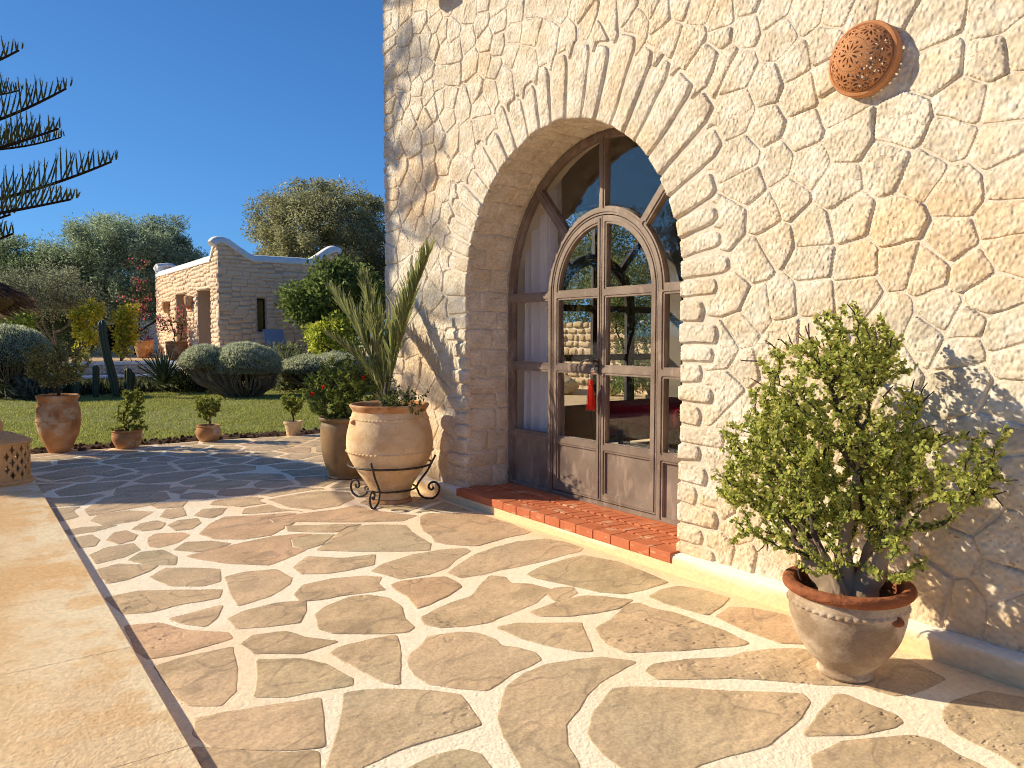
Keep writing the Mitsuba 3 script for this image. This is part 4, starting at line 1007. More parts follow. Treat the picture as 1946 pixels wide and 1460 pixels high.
pot('small_flower_pot', 'small straight sided ochre flower pot, beside the glazed pot', P5,
    [(.085, 0), (.092, .005), (.104, .08), (.116, .16)],
    [(.116, .155), (.128, .16), (.132, .18), (.130, .20), (.118, .204), (.108, .198)], .016, .175, 'pale_clay', None, n=40, seed=23)


# ------------------------------------------------------------------ potted plants
LEAFJ = (0.20, 0.27, 0.045)


def shrub(t, root, targets, rg, r_tip, step, leaf_step, L, W, kind, color, col2, tipr, nper=2, wob=.12, k=.3, bark='twig', rmax=.05, spread=1.0, start=None, upw=0.0, sides=5, cvar=.22, power=.5, cup=.15, bare=0.0, off=0.0):
    """A branching plant: sticks and leaves set along every thin twig."""
    nodes, par = grow(np.asarray(root, float), targets, rg, step, wob, k, start=start)
    rad = pipe(nodes, par, r_tip, power, rmax)
    add(t + '__branches', sticks(nodes, par, rad, sides=sides), bark, smooth=True)
    i = np.where((par >= 0) & (rad < tipr))[0]
    a, b = nodes[par[i]], nodes[i]
    ln = np.linalg.norm(b - a, axis=1)
    if bare:
        keep = meshkit.noise(nodes[i] * 14 + 5.5) > bare
        i, a, b = i[keep], a[keep], b[keep]
    cs, ds = [], []
    for s in np.arange(0, 1, leaf_step / max(step, 1e-6)):
        for _ in range(nper):
            w = (s + rg.random((len(i), 1)) * .4)
            p = a + (b - a) * w
            d = unit(b - a) * .5 + unit(rg.normal(size=p.shape)) * spread + [0, 0, upw]
            cs.append(p + unit(d) * .002 + off * rg.random((len(i), 1)) * unit(rg.normal(size=p.shape))); ds.append(d)
    c, d = np.vstack(cs), np.vstack(ds)
    gm, gc = leaves(c, d, rg.uniform(.75, 1.2, len(c)) * L, rg.uniform(.8, 1.15, len(c)) * W, rg, kind, color=color, col2=col2, cvar=cvar, cup=cup)
    add(t + '__leaves', gm, 'leaf', color=gc, kind='stuff')
    return nodes, par, rad


# spekboom in the big pot
rg = np.random.default_rng(41)
SB = thing('spekboom_bush', 'bushy spekboom with thick grey trunks and small round leaves in the pale pot', 'bush')
outline = Polygon([(-2.41, .81), (-2.37, .93), (-2.28, 1.0), (-2.2, 1.15), (-2.16, 1.33), (-2.09, 1.38), (-1.97, 1.36), (-1.90, 1.41), (-1.84, 1.55), (-1.78, 1.61), (-1.71, 1.54), (-1.63, 1.44), (-1.57, 1.37), (-1.54, 1.33), (-1.51, 1.28), (-1.55, 1.13), (-1.46, 1.02), (-1.39, 1.05), (-1.28, 1.05), (-1.22, 1.09), (-1.20, .94), (-1.25, .73), (-1.3, .73), (-1.4, .82), (-1.46, .77), (-1.58, .63), (-1.64, .53), (-2.0, .50), (-2.15, .50), (-2.21, .56), (-2.35, .66)])


def in_bush(p):
    ok = shapely.contains(outline, shapely.points(p[:, [0, 2]]))
    d = shapely.distance(outline.exterior, shapely.points(p[:, [0, 2]]))
    hw = .10 + .30 * np.sqrt(np.clip(d / .33, 0, 1))
    return ok & (np.abs(p[:, 1] + .42) < hw) & (p[:, 1] < -.06) & (meshkit.noise(p * [6.5, 5, 6.5] + 3.3) > .40)


zs = PR[2] + .335
bx, by = PR[0], PR[1]
trunks = [
    ([(bx - .03, by - .02, zs - .03), (bx - .05, by - .03, zs + .04), (bx - .11, by - .04, zs + .085), (bx - .15, by - .03, zs + .12), (bx - .16, by - .02, zs + .20)], [.085, .062, .050, .044, .016]),
    ([(bx + .0, by - .0, zs - .03), (bx + .0, by - .01, zs + .09), (bx - .02, by + .0, zs + .2), (bx - .0, by + .02, zs + .36), (bx + .02, by + .02, zs + .55)], [.06, .034, .026, .019, .010]),
    ([(bx + .03, by + .03, zs - .03), (bx + .06, by + .03, zs + .05), (bx + .10, by + .03, zs + .11), (bx + .115, by + .04, zs + .19), (bx + .18, by + .05, zs + .33)], [.085, .058, .048, .030, .014]),
    ([(bx + .02, by - .05, zs - .03), (bx - .02, by - .08, zs + .10), (bx - .08, by - .12, zs + .24)], [.03, .018, .012]),
    ([(bx + .05, by - .0, zs - .03), (bx + .03, by + .06, zs + .12), (bx + .07, by + .1, zs + .3)], [.03, .017, .012]),
]
st, sp = [np.array([bx, by, zs - .05])], [-1]
for pts, rr_ in trunks:
    pp = smooth_prof(pts, 8)
    rr = np.interp(np.linspace(0, 1, len(pp)), np.linspace(0, 1, len(rr_)), rr_)
    v, f = tube(pp, rr, 14)
    n_ = unit(v - np.repeat(np.vstack([pp]), 14, 0)[:len(v)] if len(v) == len(pp) * 14 else v - np.vstack([np.repeat(pp, 14, 0), pp[:1], pp[-1:]]))
    v = v + n_ * (.016 * (meshkit.fbm(v * [16, 16, 30], 3) - .5))[:, None]
    add(SB + '__trunk', (v, f), 'succulent_bark', smooth=True)
    prev = 0
    for p in pp[::3]:
        st.append(p); sp.append(prev); prev = len(st) - 1
tg = in_volume(1250, rg, in_bush, [-2.5, -.92, .4], [-1.1, -.06, 1.66])
lowt = rg.uniform([-2.12, -.80, .46], [-1.40, -.36, .74], (95, 3))
lowt = lowt[np.hypot(lowt[:, 0] - bx, lowt[:, 1] - by) > .10 + .5 * np.clip(.58 - lowt[:, 2], 0, 1)]
tg = np.vstack([tg, lowt])
nodes, par, rad = shrub(SB, st[0], tg, rg, .0018, .022, .0085, .0165, .0155, 'round', (0.33, 0.40, 0.10), (0.60, 0.57, 0.17), .0100, nper=4, wob=.16, k=.45, rmax=.014, start=(st, sp), cvar=.28, cup=.1, spread=1.1, bare=.18, off=.016)

tipn = nodes[(np.bincount(par[par >= 0], minlength=len(nodes)) == 0)]
out = shapely.distance(outline.exterior, shapely.points(tipn[:, [0, 2]])) < .05
tipn = tipn[out][rg.permutation(out.sum())[:60]]
dd = unit(unit(tipn - np.array([bx, by + .1, .85])) + rg.normal(size=tipn.shape) * .35)
dd[:, 1] = np.minimum(dd[:, 1], .1)
e1 = tipn + dd * rg.uniform(.02, .05, (len(tipn), 1)); e2 = e1 + unit(dd + rg.normal(size=dd.shape) * .25) * rg.uniform(.01, .045, (len(tipn), 1))
add(SB + '__bare_twigs', cat([frusta(tipn, e1, .0035, .003), frusta(e1, e2, .003, .002)]), 'twig', smooth=True, kind='stuff')

# palm in the urn
rg = np.random.default_rng(43)
PA = thing('date_palm', 'young feather palm with stiff upright fronds growing in the buff urn', 'palm')
base = np.array([-5.92, -.50, .755])
add(PA + '__stem', tube(smooth_prof([base + [0, 0, -.03], base + [0, 0, .06], base + [.005, 0, .16], base + [.01, 0, .26]], 4), np.array([.045, .045, .045, .045, .04, .04, .036, .034, .03, .028, .022, .018, .012]), 10), 'bark', smooth=True)
fr = [((-5.19, -.50, 2.03), .0, .09), ((-7.02, -.52, 1.83), 0, -.05), ((-6.66, -.36, 1.94), 0, -.05), ((-6.05, -.62, 1.62), 0, 0), ((-6.42, -.80, 1.40), 0, -.1), ((-5.92, -.30, 1.70), 0, .05), ((-6.25, -.10, 1.60), 0, .1)]
for k, (tip, _, sag) in enumerate(fr):
    tip = np.array(tip)
    b = base + [0.012 * math.cos(k * 2.4), .012 * math.sin(k * 2.4), .12]
    mid = b * .55 + tip * .45 + np.array([0, 0, .10]) + (tip - b) * [-.10, -.10, .0]
    t = np.linspace(0, 1, 40)[:, None]
    rc = (1 - t) ** 2 * b + 2 * t * (1 - t) * mid + t * t * tip
    ms = [tube(rc[::3], np.linspace(.011, .0025, len(rc[::3])), 6)]
    tang = unit(np.gradient(rc, axis=0))
    L = np.linalg.norm(tip - b)
    upv = unit(np.cross(np.cross(tang, [0, 0, 1.0]) + 1e-6, tang))
    sv = unit(np.cross(tang, upv))
    tt = np.linspace(.14, .995, int(52 * L))
    cs, ds, Ls = [], [], []
    for q in tt:
        i = min(38, int(q * 39))
        w = q * 39 - i
        p = rc[i] * (1 - w) + rc[i + 1] * w
        prof = min(1, (q - .1) * 5) * (1.0 - .62 * max(0, q - .35) / .65)
        for s_ in (-1, 1):
            d = tang[i] * (1.0 + .6 * q) + sv[i] * s_ * (.34 + rg.normal() * .06) + upv[i] * (.62 + rg.normal() * .08)
            cs.append(p); ds.append(d + rg.normal(size=3) * .05); Ls.append(.40 * prof * (L / 1.35) * rg.uniform(.88, 1.08))
    gm, gc = leaves(np.array(cs), np.array(ds), np.array(Ls), .024, rg, 'lance', color=(0.24, 0.28, 0.11), col2=(0.36, 0.37, 0.17), cvar=.12, cup=.2)
    sm = ms[0]
    mm = cat([gm, sm])
    cc = np.vstack([gc, np.tile([[.22, .20, .075]], (len(sm[0]), 1))])
    add(PA + '__frond', mm, 'leaf', color=cc)
bl = rg.normal(size=(60, 3)) * .5; bl[:, 2] = np.abs(bl[:, 2]) + .6
gm, gc = leaves(base + rg.normal(size=(60, 3)) * [.02, .02, .03] + [0, 0, .04], bl, rg.uniform(.08, .2, 60), .012, rg, 'lance', color=(.22, .17, .11), cvar=.2)
add(PA + '__leaf_base', gm, 'leaf', color=gc)
# trailing green plant at the palm's foot
rg = np.random.default_rng(44)
UN = thing('trailing_plant', 'low dark green trailing plant spilling over the right rim of the buff urn', 'plant')
tg = np.vstack([rg.normal(size=(60, 3)) * [.10, .12, .05] + [-5.72, -.50, .88], np.stack([np.linspace(-5.6, -5.40, 8), np.linspace(-.5, -.46, 8), np.linspace(.88, .80, 8)], 1) + rg.normal(size=(8, 3)) * .015])
shrub(UN, [-5.78, -.5, .77], tg, rg, .0018, .03, .012, .034, .021, 'diamond', (0.055, 0.085, 0.03), (0.12, 0.16, 0.05), .006, nper=1)
# bush in the glazed pot
rg = np.random.default_rng(45)
GB = thing('flowering_bush', 'dark green rounded bush with a stray red flower or two in the glazed pot', 'bush')
c0 = PB + [0, 0, .82]
tg = unit(rg.normal(size=(340, 3))) * (rg.random((340, 1)) ** .4) * [.46, .42, .36] + c0 + [-.03, 0, .03]
tg = tg[tg[:, 2] > PB[2] + .58]
shrub(GB, PB + [0, 0, .56], tg, rg, .002, .05, .014, .036, .024, 'diamond', (0.115, 0.165, 0.035), (0.25, 0.29, 0.08), .012, nper=3)
fl = c0 + unit(rg.normal(size=(3, 3)) + [.6, -1.3, .2]) * [.40, .36, .33]
gm, gc = leaves(np.repeat(fl, 8, 0), rg.normal(size=(24, 3)), .028, .02, rg, 'round', color=(.5, .02, .012), cvar=.2)
add(GB + '__flowers', gm, 'leaf', color=gc, kind='stuff')
# bushy plant in the tall urn
rg = np.random.default_rng(46)
TB_ = thing('twiggy_shrub', 'grey green twiggy shrub fanning out of the tall ochre urn', 'shrub')
a = rg.uniform(0, 6.283, 240); r = np.sqrt(rg.random(240)); h = rg.uniform(.22, .72, 240)
tg = np.stack([r * np.cos(a) * (.10 + .24 * np.clip(h / .5, 0, 1)), r * np.sin(a) * (.11 + .25 * np.clip(h / .5, 0, 1)), h * (1 - .25 * r)], 1) + PT + [0, 0, .66]
shrub(TB_, PT + [0, 0, .64], tg, rg, .0022, .05, .014, .055, .018, 'diamond', (0.21, 0.225, 0.09), (0.37, 0.36, 0.16), .013, nper=3, k=.15, upw=.5)
for nm, lab, base_, n_, hw, hh_, sd_ in (('young_jade_plant', 'upright green succulent shrub in the round reddish brown pot', P3, 120, .22, .50, 47), ('small_jade_tree', 'little tree shaped green succulent in the squat pot', P4, 120, .21, .42, 48), ('leafy_pot_plant', 'small leafy green plant in the small ochre flower pot', P5, 90, .18, .38, 49)):
    rg = np.random.default_rng(sd_)
    t = thing(nm, lab, 'plant')
    z0 = base_ + [0, 0, .2]
    hgt = rg.random(n_)
    a = rg.uniform(0, 6.283, n_); r = np.sqrt(rg.random(n_))
    if sd_ == 47:
        w = hw * (1.0 - .45 * hgt)
        tg = np.stack([r * np.cos(a) * w + .05 * hgt, r * np.sin(a) * w + .08 * hgt, .03 + hgt * hh_], 1)
    else:
        w = hw * (.55 + .45 * hgt)
        tg = np.stack([r * np.cos(a) * w, r * np.sin(a) * w, .14 + hgt * (hh_ - .16)], 1)
    shrub(t, z0, tg + z0, rg, .0022, .04, .011, .03, .024, 'round', (0.20, 0.235, 0.05), (0.34, 0.35, 0.09), .012, nper=3, k=.2, bark='pale_bark' if sd_ == 48 else 'twig')

# ------------------------------------------------------------------ lantern on the platform
LT = thing('clay_lantern', 'pierced ochre clay lantern with a leaf finial, cut off by the left edge', 'lantern')
lc = np.array(LANTERN)
Rl, H0, H1 = .245, .035, .365
W_ = 2 * math.pi * Rl
hl = []
for row in range(5):
    for k in range(17):
        x = (k + .5 * (row % 2)) * W_ / 17
        z = H0 + .052 + row * .058
        if x > W_ - .04 or x < .04:
            continue
        hl.append(Polygon([(x, z - .050), (x + .012, z - .013), (x + .027, z), (x + .012, z + .013), (x, z + .050), (x - .012, z + .013), (x - .027, z), (x - .012, z - .013)]))
        if row in (0, 4):
            hl.append(Point(x + W_ / 34, z + (.028 if row else -.028)).buffer(.004, quad_segs=2))
strip = sbox(0, H0, W_, H1).difference(unary_union([h.buffer(-.001) for h in hl]))
tm = trimesh.creation.extrude_polygon(strip if strip.geom_type == 'Polygon' else max(strip.geoms, key=lambda g: g.area), .011, engine='earcut')
tv, tf = trimesh.remesh.subdivide_to_size(np.asarray(tm.vertices), np.asarray(tm.faces), .03)
a = tv[:, 0] / Rl
add(LT + '__pierced_body', (np.stack([lc[0] + (Rl - .011 + tv[:, 2]) * np.cos(a), lc[1] + (Rl - .011 + tv[:, 2]) * np.sin(a), lc[2] + tv[:, 1]], 1), tf), 'lantern_clay', smooth=40)
add(LT + '__foot', lathe([(.22, .0), (.268, .0), (.272, .012), (.262, .03), (.248, .036), (.22, .036)], 64, lc), 'lantern_clay', smooth=40)
add(LT + '__lid', lathe(smooth_prof([(.236, .362), (.262, .366), (.266, .380), (.24, .40), (.18, .43), (.11, .458), (.055, .475), (.03, .486), (.0, .49)], 4), 64, lc), 'lantern_clay', smooth=40)
add(LT + '__finial', lathe(smooth_prof([(.0, .482), (.034, .486), (.028, .497), (.040, .515), (.044, .535), (.034, .560), (.016, .582), (.0, .60)], 4), 24, lc), 'lantern_clay', smooth=True)

# ------------------------------------------------------------------ the far house
FH = thing('guest_house', 'low stone house with upturned white parapet corners beyond the lawn', 'house')
HX, HY, HZ = -23.2, 2.85, .6
rightp = Polygon([(HY, HZ), (6.55, HZ), (6.55, 4.10), (6.30, 4.02), (5.72, 3.66), (3.82, 3.66), (3.25, 3.98), (3.05, 4.12), (HY, 4.12)])
win = sbox(3.96, 1.55, 4.22, 2.55)
add(FH + '__wall', ext(rightp.difference(win), HX - .42, HX, 'x'), 'far_mortar')
leftp = Polygon([(-31.6, HZ), (HX - .421, HZ), (HX - .421, 3.95), (HX - .75, 3.66), (-31.2, 3.66), (-31.35, 3.9), (-31.6, 4.05)])
ops = [sbox(-28.45, HZ - .1, -26.95, 2.84), sbox(-25.6, HZ - .1, -24.05, 2.84)]
add(FH + '__wall', ext(leftp.difference(unary_union(ops)), HY, HY + .92, 'y'), 'far_mortar')
add(FH + '__wall', box(-31.6, -31.2, HY + .922, 6.5, HZ, 3.66), 'mortar')
add(FH + '__roof', box(-31.2, HX - .425, HY + .925, 6.5, 3.2, 3.3), 'earth')
for q in ops:
    x0, z0, x1, z1 = q.bounds
    d = add(FH + '__door', box(x0 + .02, x1 - .02, HY + .86, HY + .915, HZ, z1 - .01), 'dark_wood')
    add(d + '__pane', box(x0 + .25, x1 - .25, HY + .85, HY + .859, HZ + .9, z1 - .3), 'dark')
    add(d + '__post', box(x1 - .12, x1 - .005, HY + .02, HY + .10, HZ, z1 - .01), 'dark')
y0, z0, y1, z1 = win.bounds
w = add(FH + '__window', ext(sbox(y0, z0, y1, z1).difference(sbox(y0 + .04, z0 + .05, y1 - .04, z1 - .05)), HX - .16, HX - .10, 'x'), 'dark')
add(w + '__pane', box(HX - .15, HX - .145, y0 + .038, y1 - .038, z0 + .048, z1 - .048), 'vertex_clay', color=np.tile([[.22, .15, .05]], (8, 1)))
# coping: a rounded white cap along the parapets
def coping(pts, wdt, t=.10):
    p = np.asarray(pts, float)
    pr = np.array([(-wdt / 2, -.03), (-wdt / 2 - .01, .03), (-wdt * .36, t * .8), (0, t), (wdt * .36, t * .8), (wdt / 2 + .01, .03), (wdt / 2, -.03)])
    tn = unit(np.gradient(p, axis=0)); sd = unit(np.cross(tn, [0, 0, 1.0]) + 1e-9); up = np.cross(sd, tn)
    v = (p[:, None] + pr[None, :, :1] * sd[:, None] + pr[None, :, 1:] * up[:, None]).reshape(-1, 3)
    n = len(pr)
    f = [[i * n + j, i * n + (j + 1) % n, (i + 1) * n + (j + 1) % n, (i + 1) * n + j] for i in range(len(p) - 1) for j in range(n)]
    f = np.array(f); f = np.vstack([f[:, [0, 1, 2]], f[:, [0, 2, 3]]])
    o = (len(p) - 1) * n
    f = np.vstack([f, [[0, j + 1, j] for j in range(1, n - 1)], [[o, o + j, o + j + 1] for j in range(1, n - 1)]])
    return v, f
cw = HX - .20
add(FH + '__coping', coping(smooth_prof([(cw, 6.62, 4.04), (cw, 6.5, 4.1), (cw, 6.3, 4.04), (cw, 5.75, 3.68), (cw, 5.3, 3.66), (cw, 4.2, 3.66), (cw, 3.8, 3.68), (cw, 3.3, 3.98), (cw, 3.05, 4.12), (cw, 2.86, 4.12), (cw, 2.78, 4.04)], 4), .52, .2), 'lime_white', smooth=50)
add(FH + '__coping', coping(smooth_prof([(HX - .06, HY + .2, 4.06), (HX - .2, HY + .2, 4.10), (HX - .42, HY + .2, 3.95), (HX - .75, HY + .2, 3.68), (-24.6, HY + .2, 3.66), (-30.9, HY + .2, 3.66), (-31.2, HY + .2, 3.70), (-31.45, HY + .2, 3.92), (-31.65, HY + .2, 3.98)], 4), .52, .2), 'lime_white', smooth=50)
add(FH + '__coping', coping(smooth_prof([(-31.4, HY + .0, 4.0), (-31.4, HY + .5, 4.05), (-31.4, HY + 1.0, 3.75), (-31.4, HY + 1.6, 3.66), (-31.4, 6.5, 3.66)], 4), .46, .13), 'lime_white', smooth=50)
# coursed stones on both faces
rg = np.random.default_rng(61)
fs = []
for face, poly, L0, L1 in (('r', rightp.difference(win.buffer(.03)), HY, 6.55), ('l', leftp.union(sbox(HX - .43, HZ, HX - .0, 4.0)).difference(unary_union(ops)), -31.6, HX)):
    z = HZ
    k = 0
    while z < 4.1:
        hz = rg.uniform(.095, .155)
        u = L0 - rg.uniform(0, .2)
        while u < L1:
            lu = rg.uniform(.22, .5)
            t = rg.uniform(-.02, .02)
            z_ = z
            z = z_ + .035 * math.sin(u * 2.3 + k * .7) + .02 * math.sin(u * 5.1 + k)
            q = Polygon([(u + .012, z + .01), (u + lu * .5, z + .002), (u + lu - .012, z + .012 + t), (u + lu - .008, z + hz * .6), (u + lu - .02, z + hz - .008), (u + lu * .5, z + hz - .002), (u + .012, z + hz - .012 + t), (u + .006, z + hz * .5)])
            g = q.intersection(poly.buffer(-.01))
            if g.geom_type == 'Polygon' and g.area > .008:
                p = np.array(g.exterior.coords)[:-1]
                c = np.array(g.centroid.coords[0])
                Hh = rg.uniform(.025, .05)
                n = len(p)
                v2 = np.vstack([p, p * .72 + c * .28, [c]])
                h = np.concatenate([np.zeros(n), np.full(n, Hh * .85), [Hh]])
                f = [[i, (i + 1) % n, n + (i + 1) % n] for i in range(n)] + [[i, n + (i + 1) % n, n + i] for i in range(n)] + [[n + i, n + (i + 1) % n, 2 * n] for i in range(n)]
                f = np.array(f) if g.exterior.is_ccw else np.array(f)[:, ::-1]
                v = np.stack([HX + h, v2[:, 0], v2[:, 1]], 1) if face == 'r' else np.stack([v2[:, 0], HY - h, v2[:, 1]], 1)
                fs.append((g.area * (1 if face == 'r' else .25), (v, f)))
            z = z_
            u += lu
        z += hz
        k += 1
fs.sort(key=lambda s: -s[0])
for a, m in fs[:300]:
    add(FH + '__wall__stone', m, 'far_stone', smooth=True)
add(FH + '__wall__stone_field', cat([m for a, m in fs[300:]]), 'far_stone', smooth=True, kind='stuff')
for k, (x, z) in enumerate(((-29.5, 2.45), (-26.25, 2.5))):
    t = thing('wall_sconce', ('terracotta half bowl sconce left of both doorways on the far house', 'terracotta half bowl sconce between the two doorways of the far house')[k], 'lamp')
    m = lathe(smooth_prof([(.02, -.22), (.10, -.18), (.17, -.02), (.185, .14), (.17, .2)], 4), 24, (x, HY - .07, z))
    add(t, m, 'terracotta', smooth=True)
# terrace wall with white capped edges
RW = thing('terrace_wall', 'low stone retaining wall with two white capped steps in front of the far house', 'wall')
add(RW + '__stonework', cat([box(-25.62, -25.28, -9, 2.25, -.1, .56), box(-25.28, -24.55, -9, 1.9, -.1, .20), box(-25.28, -21.55, 1.9, 2.25, -.1, .56)]), 'mortar')
add(RW + '__cap', box(-25.66, -25.22, -9, 2.2, .565, .66, .02), 'lime_white')
add(RW + '__cap', box(-25.22, -24.48, -9, 1.85, .205, .28, .02), 'lime_white')
add(RW + '__cap', box(-25.20, -21.5, 1.84, 2.28, .563, .657, .02), 'lime_white')
for k in range(46):
    y = -8.9 + k * .235
    for z, hz in ((.30, .11), (.42, .13)):
        q = rough(sbox(y + .01, z, y + .22, z + hz), .03, .01, 5, k * 2 + int(z * 10), .05)
        if q is not None:
            add(RW + '__stonework__stone', pillow(q, .06, .03, .03, 9100 + k, .006, .02, lambda a, b, h: np.stack([-25.28 + h, a, b], 1)), 'wall_stone', smooth=True)

# deck chair against the far house
DC = thing('deck_chair', 'blue grey canvas deck chair beside the slit window of the far house', 'chair')
dx, dy = -22.35, 4.25
add(DC + '__backrest', (np.array([[dx - .35, dy - .30, 1.62], [dx - .35, dy + .30, 1.62], [dx - .02, dy + .30, .98], [dx - .02, dy - .30, .98], [dx - .37, dy - .30, 1.60], [dx - .37, dy + .30, 1.60], [dx - .04, dy + .30, .96], [dx - .04, dy - .30, .96]]), np.array([[0, 2, 1], [0, 3, 2], [4, 5, 6], [4, 6, 7], [0, 1, 5], [0, 5, 4], [3, 7, 6], [3, 6, 2], [0, 4, 7], [0, 7, 3], [1, 2, 6], [1, 6, 5]])), 'blue_canvas')
add(DC + '__seat', box(dx - .03, dx + .55, dy - .30, dy + .30, .93, .965, .01), 'blue_canvas')
for s_ in (-1, 1):
    add(DC + '__armrest', box(dx - .2, dx + .45, dy + s_ * .34 - .03, dy + s_ * .34 + .03, 1.12, 1.15, .006), 'dark')
    for q in (-.15, .4):
        add(DC + '__leg', box(dx + q - .02, dx + q + .02, dy + s_ * .34 - .02, dy + s_ * .34 + .02, .61, 1.118, .004), 'dark')

# two big clay pots on the terrace
for k, (p, lab) in enumerate((((-26.6, 2.42, .612), 'big terracotta pot on the terrace in front of the far house, nearer one'), ((-31.2, 2.3, .612), 'big terracotta pot at the far end of the terrace below the pink flowers'))):
    c = np.array(p)
    pot('terrace_pot', lab, c, [(.21, 0), (.23, .03), (.30, .25), (.335, .48), (.32, .58)], [(.32, .575), (.34, .59), (.345, .62), (.33, .64), (.29, .63)], .03, .57, 'terracotta', None, bands=((0, .2, 30, .006), (0, .5, 30, .006)), n=36, seed=70 + k)
    rg = np.random.default_rng(71 + k)
    t = thing('bougainvillea', ('sparse bougainvillea with pink flowers in the nearer terrace pot', 'tall pink bougainvillea climbing the far corner of the far house')[k], 'plant')
    if k == 0:
        tg = rg.normal(size=(50, 3)) * [.30, .30, .34] + c + [.0, .0, 1.2]
    else:
        tg = np.stack([c[0] - .75 + rg.normal(size=90) * .3, c[1] + .2 + rg.normal(size=90) * .25, rg.uniform(1.2, 4.3, 90)], 1)
    tg = tg[tg[:, 1] < HY - .1]
    nd, pr, rd = shrub(t, c + [0, 0, .57], tg, rg, .006, .12, .05, .09, .06, 'diamond', (0.10, 0.13, 0.05), (0.2, 0.21, 0.09), .018, nper=1, k=.2)
    fl = tg[rg.random(len(tg)) < (.3 if k == 0 else .5)]
    fc = np.repeat(fl, 9, 0) + rg.normal(size=(len(fl) * 9, 3)) * .09
    gm, gc = leaves(fc, rg.normal(size=fc.shape), .075, .07, rg, 'diamond', color=(.50, .06, .12), col2=(.62, .2, .26), cvar=.2)
    add(t + '__flowers', gm, 'leaf', color=gc, kind='stuff')


# ------------------------------------------------------------------ clipped shrubs and bed plants
def clipped(name, label, c, r, seed, n=9000, skirt=.18, lobes=((0, 0, 0, 1.0),), color=(0.42, 0.46, 0.30), col2=(0.62, 0.64, 0.48), L=.085):
    """A mushroom of close-clipped foliage over bare twigs. c: centre on the ground, r: (rx, ry, height)."""
    rg = np.random.default_rng(seed)
    t = thing(name, label, 'shrub')
    c = np.asarray(c, float); r = np.asarray(r, float)
    P_, N_, core = [], [], []
    for lx, ly, lz, s_ in lobes:
        k = int(n * s_ * s_)
        d = unit(rg.normal(size=(k * 2, 3)))
        d = d[d[:, 2] > -skirt][:k]
        d[:, 2] = np.where(d[:, 2] < 0, d[:, 2] * .8, d[:, 2])
        rad = np.array([r[0], r[1], r[2] * .5]) * s_
        bump = 1 + .16 * (meshkit.fbm(d * 2.6 + seed, 3) - .5) + .07 * (meshkit.noise(d * 9 + seed) - .5)
        cc = c + [lx, ly, lz + r[2] * .52]
        P_.append(cc + d * rad * bump[:, None] * (1 - .07 * rg.random((len(d), 1)) ** 2)); N_.append(unit(d / rad))
        s0 = trimesh.creation.icosphere(4, 1.0)
        v = np.asarray(s0.vertices)
        core.append((cc + v * rad * (.93 * (1 + .16 * (meshkit.fbm(v * 2.6 + seed, 3) - .5)))[:, None] * np.where(v[:, 2:] < -.12, .5, 1), np.asarray(s0.faces)))
    p, nn = np.vstack(P_), np.vstack(N_)
    d = nn + rg.normal(size=nn.shape) * .55 + [0, 0, .25]
    gm, gc = leaves(p - unit(d) * L * .5, d, rg.uniform(.7, 1.25, len(p)) * L, .020, rg, 'diamond', color=color, col2=col2, cvar=.22)
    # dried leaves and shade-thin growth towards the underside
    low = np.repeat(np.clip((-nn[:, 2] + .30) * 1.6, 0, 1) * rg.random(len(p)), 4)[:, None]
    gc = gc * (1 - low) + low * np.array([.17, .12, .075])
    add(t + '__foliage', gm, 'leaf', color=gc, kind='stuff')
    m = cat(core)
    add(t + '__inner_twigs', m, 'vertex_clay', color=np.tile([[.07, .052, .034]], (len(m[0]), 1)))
    q = p[nn[:, 2] < .25]
    q = q[rg.permutation(len(q))[:300]]
    if len(q):
        b = c + np.stack([rg.normal(size=len(q)) * .10 * r[0], rg.normal(size=len(q)) * .10 * r[1], np.zeros(len(q))], 1) + (q - c) * [.25, .25, 0]
        mid = (b + q) / 2 + (q - c) * [.10, .10, -.05] + rg.normal(size=q.shape) * .03
        add(t + '__stems', cat([frusta(b, mid, .016, .011), frusta(mid, q, .011, .004)]), 'pale_bark', smooth=True)


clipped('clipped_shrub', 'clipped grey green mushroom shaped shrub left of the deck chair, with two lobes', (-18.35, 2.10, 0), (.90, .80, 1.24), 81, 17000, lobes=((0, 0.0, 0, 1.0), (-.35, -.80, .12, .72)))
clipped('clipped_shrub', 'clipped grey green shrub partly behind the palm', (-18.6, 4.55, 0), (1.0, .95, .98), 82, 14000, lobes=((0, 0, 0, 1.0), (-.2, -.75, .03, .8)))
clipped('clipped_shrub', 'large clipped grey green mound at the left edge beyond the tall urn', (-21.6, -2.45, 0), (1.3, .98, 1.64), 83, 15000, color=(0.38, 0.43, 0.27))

rg = np.random.default_rng(91)
AG = thing('agave', 'dark spiky rosette plant in front of the white capped wall', 'agave')
c = np.array([-20.4, .72, .0])
for k in range(64):
    a = k * 2.39996
    el = math.radians(8 + 78 * (k / 64) ** .8)
    d = np.array([math.cos(a) * math.cos(el), math.sin(a) * math.cos(el), math.sin(el)])
    L = rg.uniform(.72, .98)
    t = np.linspace(0, 1, 8)
    side = unit(np.cross(d, [0, 0, 1.0])); up = np.cross(side, d)
    wd = .038 * np.array([.8, 1, 1.1, 1.05, .9, .66, .36, .02])
    ctr = c + [0, 0, .22] + d * (t * L)[:, None] - np.array([0, 0, 1.0]) * (.16 * math.cos(el) * t ** 2.2 * L)[:, None]
    v = np.concatenate([ctr - side * wd[:, None] + up * .012, ctr - up * .006, ctr + side * wd[:, None] + up * .012])
    f = []
    for i in range(7):
        for o in (0, 8):
            f += [[o + i, o + i + 1, o + 9 + i], [o + i, o + 9 + i, o + 8 + i]]
    col = np.array([.06, .085, .05]) * rg.uniform(.75, 1.3)
    add(AG + '__leaf', (v, np.array(f)), 'cactus_skin', smooth=True, color=np.tile([col], (24, 1)))


